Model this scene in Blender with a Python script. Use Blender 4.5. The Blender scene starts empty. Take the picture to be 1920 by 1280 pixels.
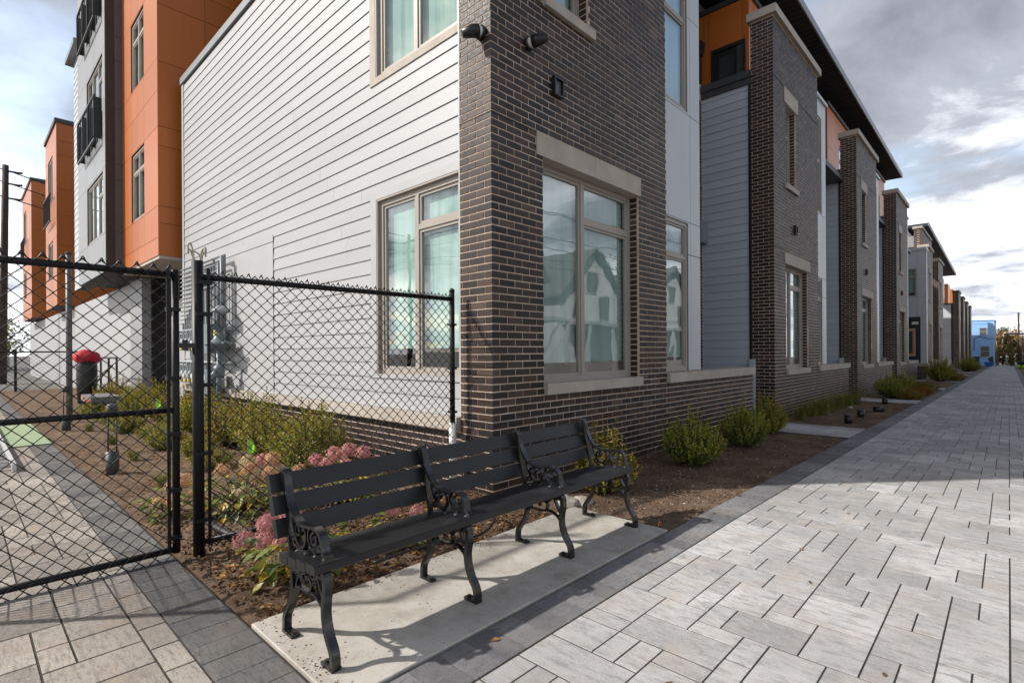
import bpy, bmesh, math, random
from mathutils import Vector, Matrix, noise
random.seed(7)
R = math.radians
S = bpy.context.scene
C = S.collection

# ------------------------------------------------------------------ camera
F_PX, CAM_H, YAW = 985.0, 1.25, R(43.4)
cd = bpy.data.cameras.new('camera'); cam = bpy.data.objects.new('camera', cd); C.objects.link(cam)
cd.sensor_width = 36.0; cd.lens = 36.0 * F_PX / 1920.0
cd.shift_y = 19.0 / 1920.0
cd.clip_start = 0.05; cd.clip_end = 2000
cam.matrix_world = (Matrix.Translation((0, 0, CAM_H)) @ Matrix.Rotation(YAW, 4, 'Z')
                    @ Matrix.Rotation(R(90), 4, 'X') @ Matrix.Rotation(-0.006, 4, 'Z'))
S.camera = cam

# ------------------------------------------------------------------ sky and sun
SUN_X, SUN_Y = 0.84, 0.98                      # metres a shadow runs per metre of height
EL = math.atan(1 / math.hypot(SUN_X, SUN_Y)); AZ = math.atan2(-SUN_X, -SUN_Y)
SKY_SEED = 33.3
w = bpy.data.worlds.new('World'); S.world = w; w.use_nodes = True
nt = w.node_tree; nt.nodes.clear()
def N(t, **k):
    n = nt.nodes.new(t)
    for a, b in k.items(): setattr(n, a, b)
    return n
def math_node(tree, op, a=None, b=None, va=0, vb=0, clamp=False):
    n = tree.nodes.new('ShaderNodeMath'); n.operation = op; n.use_clamp = clamp
    n.inputs[0].default_value = va; n.inputs[1].default_value = vb
    if a is not None: tree.links.new(a, n.inputs[0])
    if b is not None: tree.links.new(b, n.inputs[1])
    return n.outputs[0]
sky = N('ShaderNodeTexSky', sky_type='NISHITA'); sky.sun_disc = False
sky.sun_elevation = EL; sky.sun_rotation = AZ % (2 * math.pi); sky.air_density = 1.0; sky.dust_density = 1.5
tc = N('ShaderNodeTexCoord'); sep = N('ShaderNodeSeparateXYZ'); nt.links.new(tc.outputs['Generated'], sep.inputs[0])
zc = math_node(nt, 'ADD', math_node(nt, 'MAXIMUM', sep.outputs[2], vb=0.0), vb=0.16)
cx = math_node(nt, 'DIVIDE', sep.outputs[0], zc); cy = math_node(nt, 'DIVIDE', sep.outputs[1], zc)
cmb = N('ShaderNodeCombineXYZ'); nt.links.new(cx, cmb.inputs[0]); nt.links.new(cy, cmb.inputs[1])
cmb.inputs[2].default_value = SKY_SEED
n1 = N('ShaderNodeTexNoise'); n1.inputs['Scale'].default_value = 0.75; n1.inputs['Detail'].default_value = 9; n1.inputs['Roughness'].default_value = 0.52
nt.links.new(cmb.outputs[0], n1.inputs['Vector'])
n2 = N('ShaderNodeTexNoise'); n2.inputs['Scale'].default_value = 1.25; n2.inputs['Detail'].default_value = 9; n2.inputs['Roughness'].default_value = 0.62; n2.inputs['Distortion'].default_value = 0.35
mp = N('ShaderNodeMapping'); mp.inputs['Location'].default_value = (3.1, 1.7, 9.0)
nt.links.new(cmb.outputs[0], mp.inputs[0]); nt.links.new(mp.outputs[0], n2.inputs['Vector'])
cov = N('ShaderNodeValToRGB'); cov.color_ramp.elements[0].position = 0.36; cov.color_ramp.elements[1].position = 0.47
nt.links.new(n1.outputs['Fac'], cov.inputs[0])
shade = N('ShaderNodeValToRGB'); cr = shade.color_ramp
cr.elements[0].position = 0.14; cr.elements[0].color = (.75, .80, .98, 1)
cr.elements[1].position = 0.62; cr.elements[1].color = (6.3, 6.45, 6.7, 1)
e_ = cr.elements.new(0.46); e_.color = (2.15, 2.28, 2.62, 1)
zs_ = math_node(nt, 'MULTIPLY_ADD', math_node(nt, 'MAXIMUM', sep.outputs[2], vb=0.0), None, vb=-0.60); zs_.node.inputs[2].default_value = 0.145
nt.links.new(math_node(nt, 'ADD', n2.outputs['Fac'], zs_), shade.inputs[0])
blue = N('ShaderNodeMix', data_type='RGBA'); blue.blend_type = 'MULTIPLY'; blue.inputs[0].default_value = 1.0
nt.links.new(sky.outputs[0], blue.inputs[6]); blue.inputs[7].default_value = (1.25, 1.15, 1.02, 1)
mx = N('ShaderNodeMix', data_type='RGBA')
nt.links.new(cov.outputs[0], mx.inputs[0]); nt.links.new(blue.outputs[2], mx.inputs[6]); nt.links.new(shade.outputs[0], mx.inputs[7])
bg = N('ShaderNodeBackground'); bg.inputs[1].default_value = 0.1
nt.links.new(mx.outputs[2], bg.inputs[0])
wo = N('ShaderNodeOutputWorld'); nt.links.new(bg.outputs[0], wo.inputs[0])
sd = bpy.data.lights.new('sun', 'SUN'); sd.energy = 2.0; sd.angle = R(1.0); sd.color = (1.0, 0.95, 0.88)
sun = bpy.data.objects.new('sun', sd); C.objects.link(sun)
sun.rotation_euler = Vector((SUN_X, SUN_Y, -1)).to_track_quat('-Z', 'Y').to_euler()
sun.location = (-8, -10, 12)
S.view_settings.view_transform = 'Standard'; S.view_settings.look = 'None'
S.view_settings.exposure = 1.36; S.view_settings.gamma = 1.0; S.view_settings.use_curve_mapping = False

# ------------------------------------------------------------------ materials
class M:
    """small node builder"""
    def __init__(s, name):
        s.m = bpy.data.materials.new(name); s.m.use_nodes = True; s.t = s.m.node_tree
        s.b = s.t.nodes['Principled BSDF']; s.pos = None
    def n(s, t, **k):
        x = s.t.nodes.new(t)
        for a, b in k.items(): setattr(x, a, b)
        return x
    def l(s, a, b): s.t.links.new(a, b)
    def P(s):
        if s.pos is None:
            g = s.n('ShaderNodeNewGeometry'); s.pos = g.outputs['Position']; s.geo = g
        return s.pos
    def noise(s, scale, detail=5, rough=0.55, stretch=None, obj=False):
        t = s.n('ShaderNodeTexNoise'); t.inputs['Scale'].default_value = scale
        t.inputs['Detail'].default_value = detail; t.inputs['Roughness'].default_value = rough
        v = s.P()
        if obj:
            v = s.n('ShaderNodeTexCoord').outputs['Object']
        if stretch:
            mp = s.n('ShaderNodeMapping'); mp.inputs['Scale'].default_value = stretch
            s.l(v, mp.inputs[0]); v = mp.outputs[0]
        s.l(v, t.inputs['Vector']); return t.outputs['Fac']
    def rand(s):
        """random number of the piece, for single objects and for islands of a joined mesh alike"""
        s.P(); oi = s.n('ShaderNodeObjectInfo')
        a = math_node(s.t, 'ADD', s.geo.outputs['Random Per Island'], oi.outputs['Random'])
        return math_node(s.t, 'FRACT', a)
    def ramp(s, fac, stops):
        r = s.n('ShaderNodeValToRGB'); el = r.color_ramp.elements
        while len(el) < len(stops): el.new(0.5)
        for e, (p, c) in zip(el, stops): e.position = p; e.color = (*c, 1)
        s.l(fac, r.inputs[0]); return r.outputs[0]
    def mix(s, f, a, b, mode='MIX'):
        x = s.n('ShaderNodeMix', data_type='RGBA'); x.blend_type = mode
        if isinstance(f, (int, float)): x.inputs[0].default_value = f
        else: s.l(f, x.inputs[0])
        for i, v in ((6, a), (7, b)):
            if isinstance(v, tuple): x.inputs[i].default_value = (*v, 1)
            else: s.l(v, x.inputs[i])
        return x.outputs[2]
    def col(s, c):
        if isinstance(c, tuple): s.b.inputs['Base Color'].default_value = (*c, 1)
        else: s.l(c, s.b.inputs['Base Color'])
        return s
    def rough(s, r):
        if isinstance(r, (int, float)): s.b.inputs['Roughness'].default_value = r
        else: s.l(r, s.b.inputs['Roughness'])
        return s
    def bump(s, h, strength=0.3, dist=0.01):
        b = s.n('ShaderNodeBump'); b.inputs['Strength'].default_value = strength; b.inputs['Distance'].default_value = dist
        s.l(h, b.inputs['Height']); s.l(b.outputs[0], s.b.inputs['Normal']); return s
    def val(s, v): 
        s.b.inputs['Specular IOR Level'].default_value = v; return s
def sc(c, k): return tuple(min(1, x * k) for x in c)
def plain(name, c, rough=0.6, var=0.12, nscale=3.0, bump=0.0, bscale=60, spec=0.5, metal=0.0):
    m = M(name); f = m.noise(nscale, 6)
    m.col(m.ramp(f, [(0.3, sc(c, 1 - var)), (0.7, sc(c, 1 + var))])).rough(rough).val(spec)
    if bump: m.bump(m.noise(bscale, 4), bump, 0.004)
    m.b.inputs['Metallic'].default_value = metal
    return m.m
MAT = {}
def mk_brick(name):
    m = M(name); r = m.rand()
    base = m.ramp(r, [(0.0, (.011, .0105, .012)), (0.22, (.026, .019, .018)), (0.42, (.046, .031, .026)), (0.58, (.017, .0165, .0195)), (0.75, (.062, .038, .028)), (0.88, (.024, .019, .019)), (1.0, (.10, .066, .05))])
    sp = m.noise(170, 4, 0.65)
    c = m.mix(m.ramp(sp, [(0.5, (0, 0, 0)), (0.72, (.5, .5, .5))]), base, (.085, .068, .060))
    big = m.noise(1.1, 7, .62, (1, 1, .6))
    c = m.mix(m.ramp(big, [(0.54, (0, 0, 0)), (0.8, (.35, .35, .35))]), c, (0.12, 0.092, 0.076))      # lime bloom
    m.col(c).rough(m.ramp(m.noise(40, 3), [(0.3, (.36,) * 3), (0.7, (.65,) * 3)])).val(.28).bump(m.noise(140, 5, .65), 0.6, 0.003)
    return m.m
MAT['brick'] = mk_brick('dark_brick')
m = M('mortar'); f = m.noise(2.6, 8, .65)
m.col(m.ramp(f, [(0.3, (.42, .31, .235)), (0.55, (.58, .45, .355)), (0.75, (.74, .65, .57))])).rough(0.9).bump(m.noise(150, 4), 0.5, 0.003); MAT['mortar'] = m.m
def mk_siding(name, c, var=0.05):
    m = M(name); r = m.rand()
    a = m.ramp(r, [(0, sc(c, 1 - var)), (1, sc(c, 1 + var * 0.6))])
    st = m.noise(1.2, 6, 0.6, (0.6, 0.6, 2.5))
    a = m.mix(m.ramp(st, [(0.4, (0, 0, 0)), (0.75, (.3, .3, .3))]), a, sc(c, 0.82))
    m.col(a).rough(0.5).val(0.35).bump(m.mix(.3, m.noise(.9, 2, .5), m.noise(40, 5, 0.6, (0.12, 0.12, 1))), 0.22, 0.012); return m.m
MAT['white_siding'] = mk_siding('white_siding', (.39, .397, .41))
MAT['grey_siding'] = mk_siding('grey_siding', (.46, .51, .57))
MAT['pale_siding'] = mk_siding('pale_siding', (.50, .52, .54))
MAT['white_trim'] = plain('white_trim', (.39, .397, .405), 0.5, 0.04, 2)
MAT['grey_panel'] = plain('grey_panel', (.48, .505, .53), 0.38, 0.05, 1.2)
MAT['bay_panel'] = plain('bay_panel', (.26, .27, .28), 0.45, 0.06, 0.9)
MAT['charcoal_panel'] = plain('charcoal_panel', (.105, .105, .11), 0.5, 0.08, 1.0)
def mk_orange(name, c):
    m = M(name); r = m.rand()
    a = m.ramp(r, [(0, sc(c, .92)), (1, sc(c, 1.07))]); st = m.noise(3, 5, .6, (3, 3, .25))
    m.col(m.mix(m.ramp(st, [(.4, (0, 0, 0)), (.8, (.35, .35, .35))]), a, sc(c, .82))).rough(0.4).val(0.45); m.b.inputs['Coat Weight'].default_value = .10; m.b.inputs['Coat Roughness'].default_value = .3; return m.m
MAT['orange'] = mk_orange('orange_panel', (.47, .128, .018))
MAT['rail_grey'] = plain('weathered_board', (.16, .165, .17), .8, .2, 8)
MAT['gap'] = plain('panel_gap', (.05, .045, .045), 0.8)
MAT['stone'] = plain('cast_stone', (.42, .375, .325), 0.8, 0.13, 4, 0.25, 90)
MAT['frame'] = plain('taupe_frame', (.33, .295, .26), 0.45, 0.05, 3)
MAT['black_metal'] = plain('black_metal', (.012, .012, .013), 0.42, 0.2, 6)
MAT['dark_fascia'] = plain('dark_fascia', (.045, .048, .055), 0.5, 0.1, 2)
MAT['soffit'] = plain('dark_soffit', (.030, .031, .034), 0.7, 0.15, 2)
MAT['grey_metal'] = plain('grey_metal', (.21, .225, .24), 0.45, 0.12, 4)
MAT['blind'] = (lambda m: m.col(m.ramp(m.noise(2.2, 5, .6, (5, 5, .15)), [(.35, (.26, .34, .325)), (.5, (.40, .48, .45)), (.68, (.48, .54, .50))])).rough(.85).m)(M('window_blind'))
MAT['reflection_blind'] = (lambda m: m.col(m.ramp(m.noise(2.0, 4, .6, (4, 4, .2)), [(.35, (.28, .335, .34)), (.65, (.41, .465, .465))])).rough(.8).m)(M('reflection_tinted_blind'))  # colour stands in for tinted room and pale reflection behind front panes
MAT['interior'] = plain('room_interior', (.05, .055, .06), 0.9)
MAT['lower_dark'] = plain('dark_backing', (.035, .04, .05), 0.7)  # dark sheet behind the glass, seen below the blind
m = M('window_glass'); t = m.t
for n_ in list(t.nodes):
    if n_.type != 'OUTPUT_MATERIAL': t.nodes.remove(n_)
out = [n_ for n_ in t.nodes][0]
fr = t.nodes.new('ShaderNodeLayerWeight'); fr.inputs[0].default_value = 0.5
tr = t.nodes.new('ShaderNodeBsdfTransparent'); tr.inputs[0].default_value = (.80, .93, .90, 1)
gl = t.nodes.new('ShaderNodeBsdfGlossy'); gl.inputs['Roughness'].default_value = 0.004; gl.inputs[0].default_value = (.95, .98, 1, 1)
pw = math_node(t, 'POWER', fr.outputs['Facing'], None, vb=3.0)
f_ = math_node(t, 'MULTIPLY_ADD', pw, None, vb=0.75); f_.node.inputs[2].default_value = 0.16; f_.node.use_clamp = True
g_ = t.nodes.new('ShaderNodeNewGeometry'); nz = t.nodes.new('ShaderNodeTexNoise'); nz.inputs['Scale'].default_value = 1.6; nz.inputs['Detail'].default_value = 1.5
t.links.new(g_.outputs['Position'], nz.inputs['Vector'])
bp = t.nodes.new('ShaderNodeBump'); bp.inputs['Strength'].default_value = 0.16; bp.inputs['Distance'].default_value = 0.02
t.links.new(nz.outputs['Fac'], bp.inputs['Height']); t.links.new(bp.outputs[0], gl.inputs['Normal'])
ms = t.nodes.new('ShaderNodeMixShader'); t.links.new(f_, ms.inputs[0]); t.links.new(tr.outputs[0], ms.inputs[1]); t.links.new(gl.outputs[0], ms.inputs[2])
t.links.new(ms.outputs[0], out.inputs[0]); MAT['glass'] = m.m
def mk_paver(name, lo, hi, tint, streak=(1.0, 6.0, 1.0), k=0.55):
    m = M(name); r = m.rand()
    mid = tuple((a + b) / 2 for a, b in zip(lo, hi))
    base = m.ramp(r, [(0, sc(lo, .92)), (0.35, mid), (0.7, hi), (1, sc(hi, 1.08))])
    s1 = m.noise(11.0, 10, 0.72, streak)                       # fine veining
    base = m.mix(m.ramp(s1, [(0.36, (.8, .8, .8)), (0.53, (0, 0, 0))]), base, sc(lo, k))
    s2 = m.noise(30, 8, .7)
    base = m.mix(m.ramp(s2, [(0.50, (0, 0, 0)), (0.72, (.6, .6, .6))]), base, sc(hi, 1.2))
    s3 = m.noise(4.2, 7, .66)
    base = m.mix(m.ramp(s3, [(0.52, (0, 0, 0)), (0.68, (.7, .7, .7))]), base, tint)
    s4 = m.noise(.9, 6, .6)                                    # weathered patches over many stones
    base = m.mix(m.ramp(s4, [(0.42, (.55, .55, .55)), (0.6, (0, 0, 0))]), base, sc(lo, .70))
    pit = m.noise(95, 5, .75)
    base = m.mix(m.ramp(pit, [(0.33, (.8, .8, .8)), (0.43, (0, 0, 0))]), base, sc(lo, .4))
    m.col(base).rough(.85).val(.25).bump(m.mix(.5, m.noise(34, 8, .7), m.noise(130, 4)), .6, .006); return m.m
MAT['paver'] = mk_paver('light_paver', (.385, .38, .378), (.575, .568, .565), (.50, .445, .39), (.8, 2.6, 1.0))
MAT['side_paver'] = mk_paver('tan_paver', (.26, .235, .21), (.40, .36, .32), (.37, .295, .22), (1.2, 5.0, 1.0))
MAT['border'] = mk_paver('charcoal_paver', (.145, .147, .156), (.25, .25, .257), (.265, .24, .215), (5.0, 1.4, 1.0), .7)
MAT['side_border'] = mk_paver('slate_paver', (.10, .10, .104), (.19, .183, .175), (.21, .18, .15), (1.2, 6.0, 1.0), .6)
MAT['joint'] = plain('joint_sand', (.050, .044, .038), 0.95, 0.3, 30, 0.5, 200)
m = M('concrete'); f = m.noise(2.4, 9, .68); g = m.noise(26, 6, .6, (1, .25, 1))
c_ = m.ramp(f, [(.30, (.34, .31, .265)), (.5, (.46, .435, .39)), (.7, (.56, .54, .50))])
c_ = m.mix(m.ramp(m.noise(7, 8, .7), [(.50, (0, 0, 0)), (.72, (.55, .55, .55))]), c_, (.24, .205, .16))
c_ = m.mix(m.ramp(m.noise(120, 4, .6), [(.30, (.8, .8, .8)), (.38, (0, 0, 0))]), c_, (.16, .14, .115))
c_ = m.mix(m.ramp(m.noise(45, 3, .5), [(.70, (0, 0, 0)), (.74, (.7, .7, .7))]), c_, (.12, .09, .065))
m.col(c_).rough(.88).val(.25).bump(m.mix(.4, g, m.noise(160, 3)), .4, .003); MAT['concrete'] = m.m
m = M('soil'); f = m.noise(3.0, 8, .62); g = m.noise(38, 6, .7)
c_ = m.ramp(f, [(.28, (.085, .055, .036)), (.5, (.15, .10, .066)), (.72, (.23, .165, .115))])
c_ = m.mix(m.ramp(g, [(.5, (0, 0, 0)), (.75, (.8, .8, .8))]), c_, (.21, .155, .115))
c_ = m.mix(m.ramp(m.noise(120, 3, .6), [(.62, (0, 0, 0)), (.72, (1, 1, 1))]), c_, (.20, .16, .125))
m.col(c_).rough(.95).val(.15).bump(m.mix(.5, g, m.noise(110, 5)), .9, .02); MAT['soil'] = m.m
m = M('ground'); f = m.noise(.4, 8, .6); g = m.noise(9, 6, .6)
c_ = m.ramp(f, [(.35, (.10, .10, .095)), (.6, (.16, .15, .135))]); m.col(c_).rough(.92).bump(g, .4, .01); MAT['ground'] = m.m
MAT['bench_slat'] = (lambda m: m.col(m.ramp(m.noise(9, 6, .6, (1, .12, 1)), [(.3, (.0075, .008, .0095)), (.7, (.012, .0125, .0145))])).rough(
    m.ramp(m.noise(22, 5, .6, (1, .2, 1)), [(.3, (.34,) * 3), (.7, (.5,) * 3)])).val(.5).bump(m.noise(34, 5, .6, (6, .35, 6)), .12, .002).m)(M('bench_slat'))
MAT['cast_iron'] = plain('cast_iron', (.010, .010, .011), 0.2, 0.25, 14, 0.35, 70, spec=.7)
MAT['fence'] = plain('fence_vinyl', (.008, .0085, .010), 0.48, 0.2, 8, spec=.3)
MAT['pvc'] = plain('white_pvc', (.66, .66, .63), 0.5, 0.1, 8)
MAT['rope'] = plain('pale_rope', (.45, .41, .34), 0.9, 0.2, 30)
MAT['meter'] = plain('meter_grey', (.28, .30, .315), 0.45, 0.1, 7)
MAT['regulator'] = plain('regulator_blue_grey', (.13, .165, .185), 0.42, 0.12, 7)
MAT['tag'] = plain('yellow_tag', (.75, .55, .02), 0.5)
MAT['pink'] = plain('pink_label', (.65, .30, .38), 0.6)
def mk_leaf(name, stops, rough=.45, trans=.25):
    m = M(name); r = m.rand(); c = m.ramp(r, stops)
    m.col(c).rough(rough).val(.4)
    t = m.t; o = [x for x in t.nodes if x.type == 'OUTPUT_MATERIAL'][0]
    tl = t.nodes.new('ShaderNodeBsdfTranslucent'); m.l(c, tl.inputs[0])
    ms = t.nodes.new('ShaderNodeMixShader'); ms.inputs[0].default_value = trans
    m.l(m.b.outputs[0], ms.inputs[1]); m.l(tl.outputs[0], ms.inputs[2]); m.l(ms.outputs[0], o.inputs[0]); return m.m
MAT['leaf_green'] = mk_leaf('boxwood_leaf', [(0, (.04, .075, .014)), (.5, (.10, .16, .022)), (.8, (.19, .24, .028)), (1, (.32, .30, .035))])
MAT['leaf_yellow'] = mk_leaf('yellowing_leaf', [(0, (.07, .09, .010)), (.4, (.20, .19, .014)), (.75, (.42, .31, .018)), (1, (.48, .24, .02))])
MAT['leaf_mixed'] = mk_leaf('autumn_boxwood_leaf', [(0, (.06, .11, .016)), (.45, (.18, .23, .025)), (.8, (.38, .34, .03)), (1, (.52, .29, .03))])
MAT['tip_green'] = mk_leaf('green_shoot', [(0, (.14, .19, .022)), (.5, (.28, .31, .03)), (.85, (.42, .38, .035)), (1, (.46, .30, .03))])
MAT['tip_mixed'] = mk_leaf('golden_shoot', [(0, (.14, .19, .02)), (.5, (.29, .29, .026)), (.85, (.44, .34, .03)), (1, (.48, .24, .03))])
MAT['leaf_orange'] = mk_leaf('orange_leaf', [(0, (.20, .07, .012)), (.5, (.36, .13, .02)), (1, (.44, .24, .03))])
MAT['leaf_hydrangea'] = mk_leaf('hydrangea_leaf', [(0, (0.060, 0.108, 0.022)), (.5, (0.156, 0.204, 0.036)), (.8, (0.360, 0.312, 0.042)), (1, (0.624, 0.384, 0.024))])
MAT['petal_pink'] = mk_leaf('pink_petal', [(0, (.55, .20, .21)), (.5, (.74, .36, .36)), (1, (.80, .55, .48))], .7, .3)
MAT['petal_tan'] = mk_leaf('tan_petal', [(0, (.62, .30, .18)), (.5, (.74, .48, .28)), (1, (.78, .64, .42))], .7, .3)
MAT['petal_cream'] = mk_leaf('cream_petal', [(0, (.50, .40, .19)), (.5, (.62, .53, .30)), (1, (.70, .62, .42))], .7, .3)
MAT['grass'] = mk_leaf('grass_blade', [(0, (0.070, 0.105, 0.021)), (.6, (0.168, 0.182, 0.035)), (1, (0.392, 0.294, 0.084))], .6, .25)
MAT['litter'] = mk_leaf('dry_leaf', [(0, (0.084, 0.039, 0.018)), (.5, (0.210, 0.095, 0.036)), (.85, (0.392, 0.210, 0.070)), (1, (0.588, 0.294, 0.056))], .8, .1)
MAT['chip'] = mk_leaf('pale_chip', [(0, (0.140, 0.105, 0.077)), (.6, (0.336, 0.280, 0.224)), (1, (0.588, 0.532, 0.462))], .9, .0)
MAT['stem'] = plain('shrub_stem', (.07, .045, .025), .85, .2, 20)
MAT['bark'] = plain('bark', (.075, .058, .045), .9, .3, 6, .6, 30)
MAT['pole_wood'] = plain('pole_wood', (.06, .042, .034), .85, .25, 5, .4, 25)
MAT['lime'] = plain('lime_flag', (.30, .70, .04), .6, .08)
MAT['red'] = plain('red_cloth', (.50, .012, .03), .75, .15, 6)
MAT['sky_blue_paint'] = plain('sky_blue_paint', (.27, .49, .84), .7, .06, 1.5)
MAT['grey_render'] = plain('grey_render', (.36, .345, .34), .85, .1, 1)
MAT['mint_mat'] = plain('mint_mat', (.28, .37, .22), .8, .12, 3)
MAT['aluminium'] = plain('aluminium', (.55, .55, .54), .4, .08, 4, metal=.2)
MAT['dark_green_paint'] = plain('dark_green_paint', (.015, .06, .05), .6)
MAT['blue_plastic'] = plain('blue_plastic', (.03, .13, .48), .45)
MAT['rust'] = plain('brown_boards', (.16, .075, .045), .85, .2, 4)
MAT['roof'] = plain('asphalt_shingle', (.16, .155, .155), .9, .2, 12, .4, 40)
MAT['cream_wall'] = plain('cream_wall', (.48, .42, .32), .7, .06, 2)
MAT['house_white'] = mk_siding('house_white_siding', (.62, .63, .63))
MAT['orange_trim'] = plain('orange_trim', (.60, .20, .03), .5)
MAT['white_plate'] = plain('white_plate', (.66, .66, .64), .5)
MAT['lens'] = plain('lamp_lens', (.10, .095, .09), .3)
MAT['orange_flag'] = plain('orange_flag', (.75, .16, .02), .6)
MAT['stone_chip'] = plain('pebble', (.22, .20, .18), .9, .3, 20)

# ------------------------------------------------------------------ mesh helpers
WL = {}                                            # world translation of each empty
class MB:
    def __init__(s): s.v = []; s.f = []
    def box(s, x0, x1, y0, y1, z0, z1):
        if x0 > x1: x0, x1 = x1, x0
        if y0 > y1: y0, y1 = y1, y0
        if z0 > z1: z0, z1 = z1, z0
        n = len(s.v)
        s.v += [(x0, y0, z0), (x1, y0, z0), (x1, y1, z0), (x0, y1, z0), (x0, y0, z1), (x1, y0, z1), (x1, y1, z1), (x0, y1, z1)]
        s.f += [tuple(n + i for i in q) for q in ((0, 3, 2, 1), (4, 5, 6, 7), (0, 1, 5, 4), (1, 2, 6, 5), (2, 3, 7, 6), (3, 0, 4, 7))]
        return s
    def axbox(s, ax, pl, a0, a1, d0, d1, z0, z1):
        """box on a wall face: ax X faces +x at x=pl, ax Y faces -y at y=pl; d runs inward"""
        if ax == 'X': return s.box(pl - d1, pl - d0, a0, a1, z0, z1)
        return s.box(a0, a1, pl + d0, pl + d1, z0, z1)
    def hexa(s, p):
        n = len(s.v); s.v += [tuple(q) for q in p]
        s.f += [tuple(n + i for i in q) for q in ((0, 3, 2, 1), (4, 5, 6, 7), (0, 1, 5, 4), (1, 2, 6, 5), (2, 3, 7, 6), (3, 0, 4, 7))]; return s
    def tube(s, pts, r, n=8, cap=True):
        pts = [Vector(p) for p in pts]; rs = r if isinstance(r, (list, tuple)) else [r] * len(pts)
        base = len(s.v); prev = None
        for i, p in enumerate(pts):
            d = (pts[min(i + 1, len(pts) - 1)] - pts[max(i - 1, 0)]).normalized()
            if prev is None:
                u = d.orthogonal().normalized()
            else:
                u = (prev - d * prev.dot(d)); u = u.normalized() if u.length > 1e-5 else d.orthogonal().normalized()
            prev = u; v = d.cross(u)
            for k in range(n):
                a = 2 * math.pi * k / n
                s.v.append(tuple(p + (u * math.cos(a) + v * math.sin(a)) * rs[i]))
        for i in range(len(pts) - 1):
            for k in range(n):
                a = base + i * n + k; b = base + i * n + (k + 1) % n
                s.f.append((a, b, b + n, a + n))
        if cap:
            s.f.append(tuple(base + k for k in reversed(range(n)))); e = base + (len(pts) - 1) * n
            s.f.append(tuple(e + k for k in range(n)))
        return s
    def lathe(s, cx, cy, prof, n=16):
        base = len(s.v)
        for r, z in prof:
            for k in range(n):
                a = 2 * math.pi * k / n; s.v.append((cx + r * math.cos(a), cy + r * math.sin(a), z))
        for i in range(len(prof) - 1):
            for k in range(n):
                a = base + i * n + k; b = base + i * n + (k + 1) % n; s.f.append((a, b, b + n, a + n))
        s.f.append(tuple(base + k for k in reversed(range(n)))); e = base + (len(prof) - 1) * n
        s.f.append(tuple(e + k for k in range(n))); return s
    def ribbon(s, pts, wy, th, y):
        """bar of width wy along y and thickness th, swept along (x,z) points"""
        pts = [Vector((p[0], 0, p[1])) for p in pts]; base = len(s.v); ths = th if isinstance(th, (list, tuple)) else [th] * len(pts)
        for i, p in enumerate(pts):
            d = (pts[min(i + 1, len(pts) - 1)] - pts[max(i - 1, 0)]).normalized(); nn = Vector((-d.z, 0, d.x)) * ths[i] / 2
            for q, sy in ((p + nn, -1), (p + nn, 1), (p - nn, 1), (p - nn, -1)):
                s.v.append((q.x, y + sy * wy / 2, q.z))
        for i in range(len(pts) - 1):
            for k in range(4):
                a = base + i * 4 + k; b = base + i * 4 + (k + 1) % 4; s.f.append((a, b, b + 4, a + 4))
        e = base + (len(pts) - 1) * 4
        s.f.append((base + 3, base + 2, base + 1, base)); s.f.append((e, e + 1, e + 2, e + 3)); return s
    def mesh(s, name, mat, smooth=False):
        me = bpy.data.meshes.new(name); me.from_pydata(s.v, [], s.f); me.update()
        if smooth:
            me.polygons.foreach_set('use_smooth', [True] * len(me.polygons))
        me.materials.append(MAT[mat] if isinstance(mat, str) else mat); return me
    def build(s, name, mat, parent=None, smooth=False, loc=None):
        return put(name, s.mesh(name, mat, smooth), parent, loc)
def put(name, me, parent=None, loc=None):
    o = bpy.data.objects.new(name, me); C.objects.link(o)
    if loc is not None: o.location = loc
    if parent is not None:
        o.parent = parent
        t = WL.get(parent.name)
        if t is not None: o.matrix_parent_inverse = Matrix.Translation((-t[0], -t[1], -t[2]))
    return o
def tag(o, label=None, cat=None, group=None, kind=None):
    if label: o['label'] = label
    if cat: o['category'] = cat
    if group: o['group'] = group
    if kind: o['kind'] = kind
    return o
def thing(name, label, cat, loc, group=None):
    o = bpy.data.objects.new(name, None); C.objects.link(o); o.location = loc; o.empty_display_size = .2
    WL[o.name] = loc; return tag(o, label, cat, group)
def local_thing(name, label, cat, loc, rz=0, scale=1.0, group=None):
    """an empty whose parts are meshes in local coordinates"""
    o = bpy.data.objects.new(name, None); C.objects.link(o); o.location = loc; o.rotation_euler = (0, 0, rz)
    o.scale = (scale,) * 3 if isinstance(scale, (int, float)) else scale; o.empty_display_size = .2
    return tag(o, label, cat, group)
def crom(p, n=5):
    """smooth a polyline (Catmull-Rom)"""
    p = [Vector(q) for q in p]; q = [p[0]] + p + [p[-1]]; out = []
    for i in range(1, len(q) - 2):
        for k in range(n):
            t = k / n; a, b, c, d = q[i - 1], q[i], q[i + 1], q[i + 2]
            out.append(.5 * ((2 * b) + (c - a) * t + (2 * a - 5 * b + 4 * c - d) * t * t + (3 * b - a - 3 * c + d) * t ** 3))
    out.append(p[-1]); return [tuple(v) for v in out]
def gz(y): return 0.0 if y < 4 else -0.0105 * (y - 4)
CAMP = Vector((0, 0, CAM_H))
VIEW = Vector((-math.sin(YAW), math.cos(YAW), 0))

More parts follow.
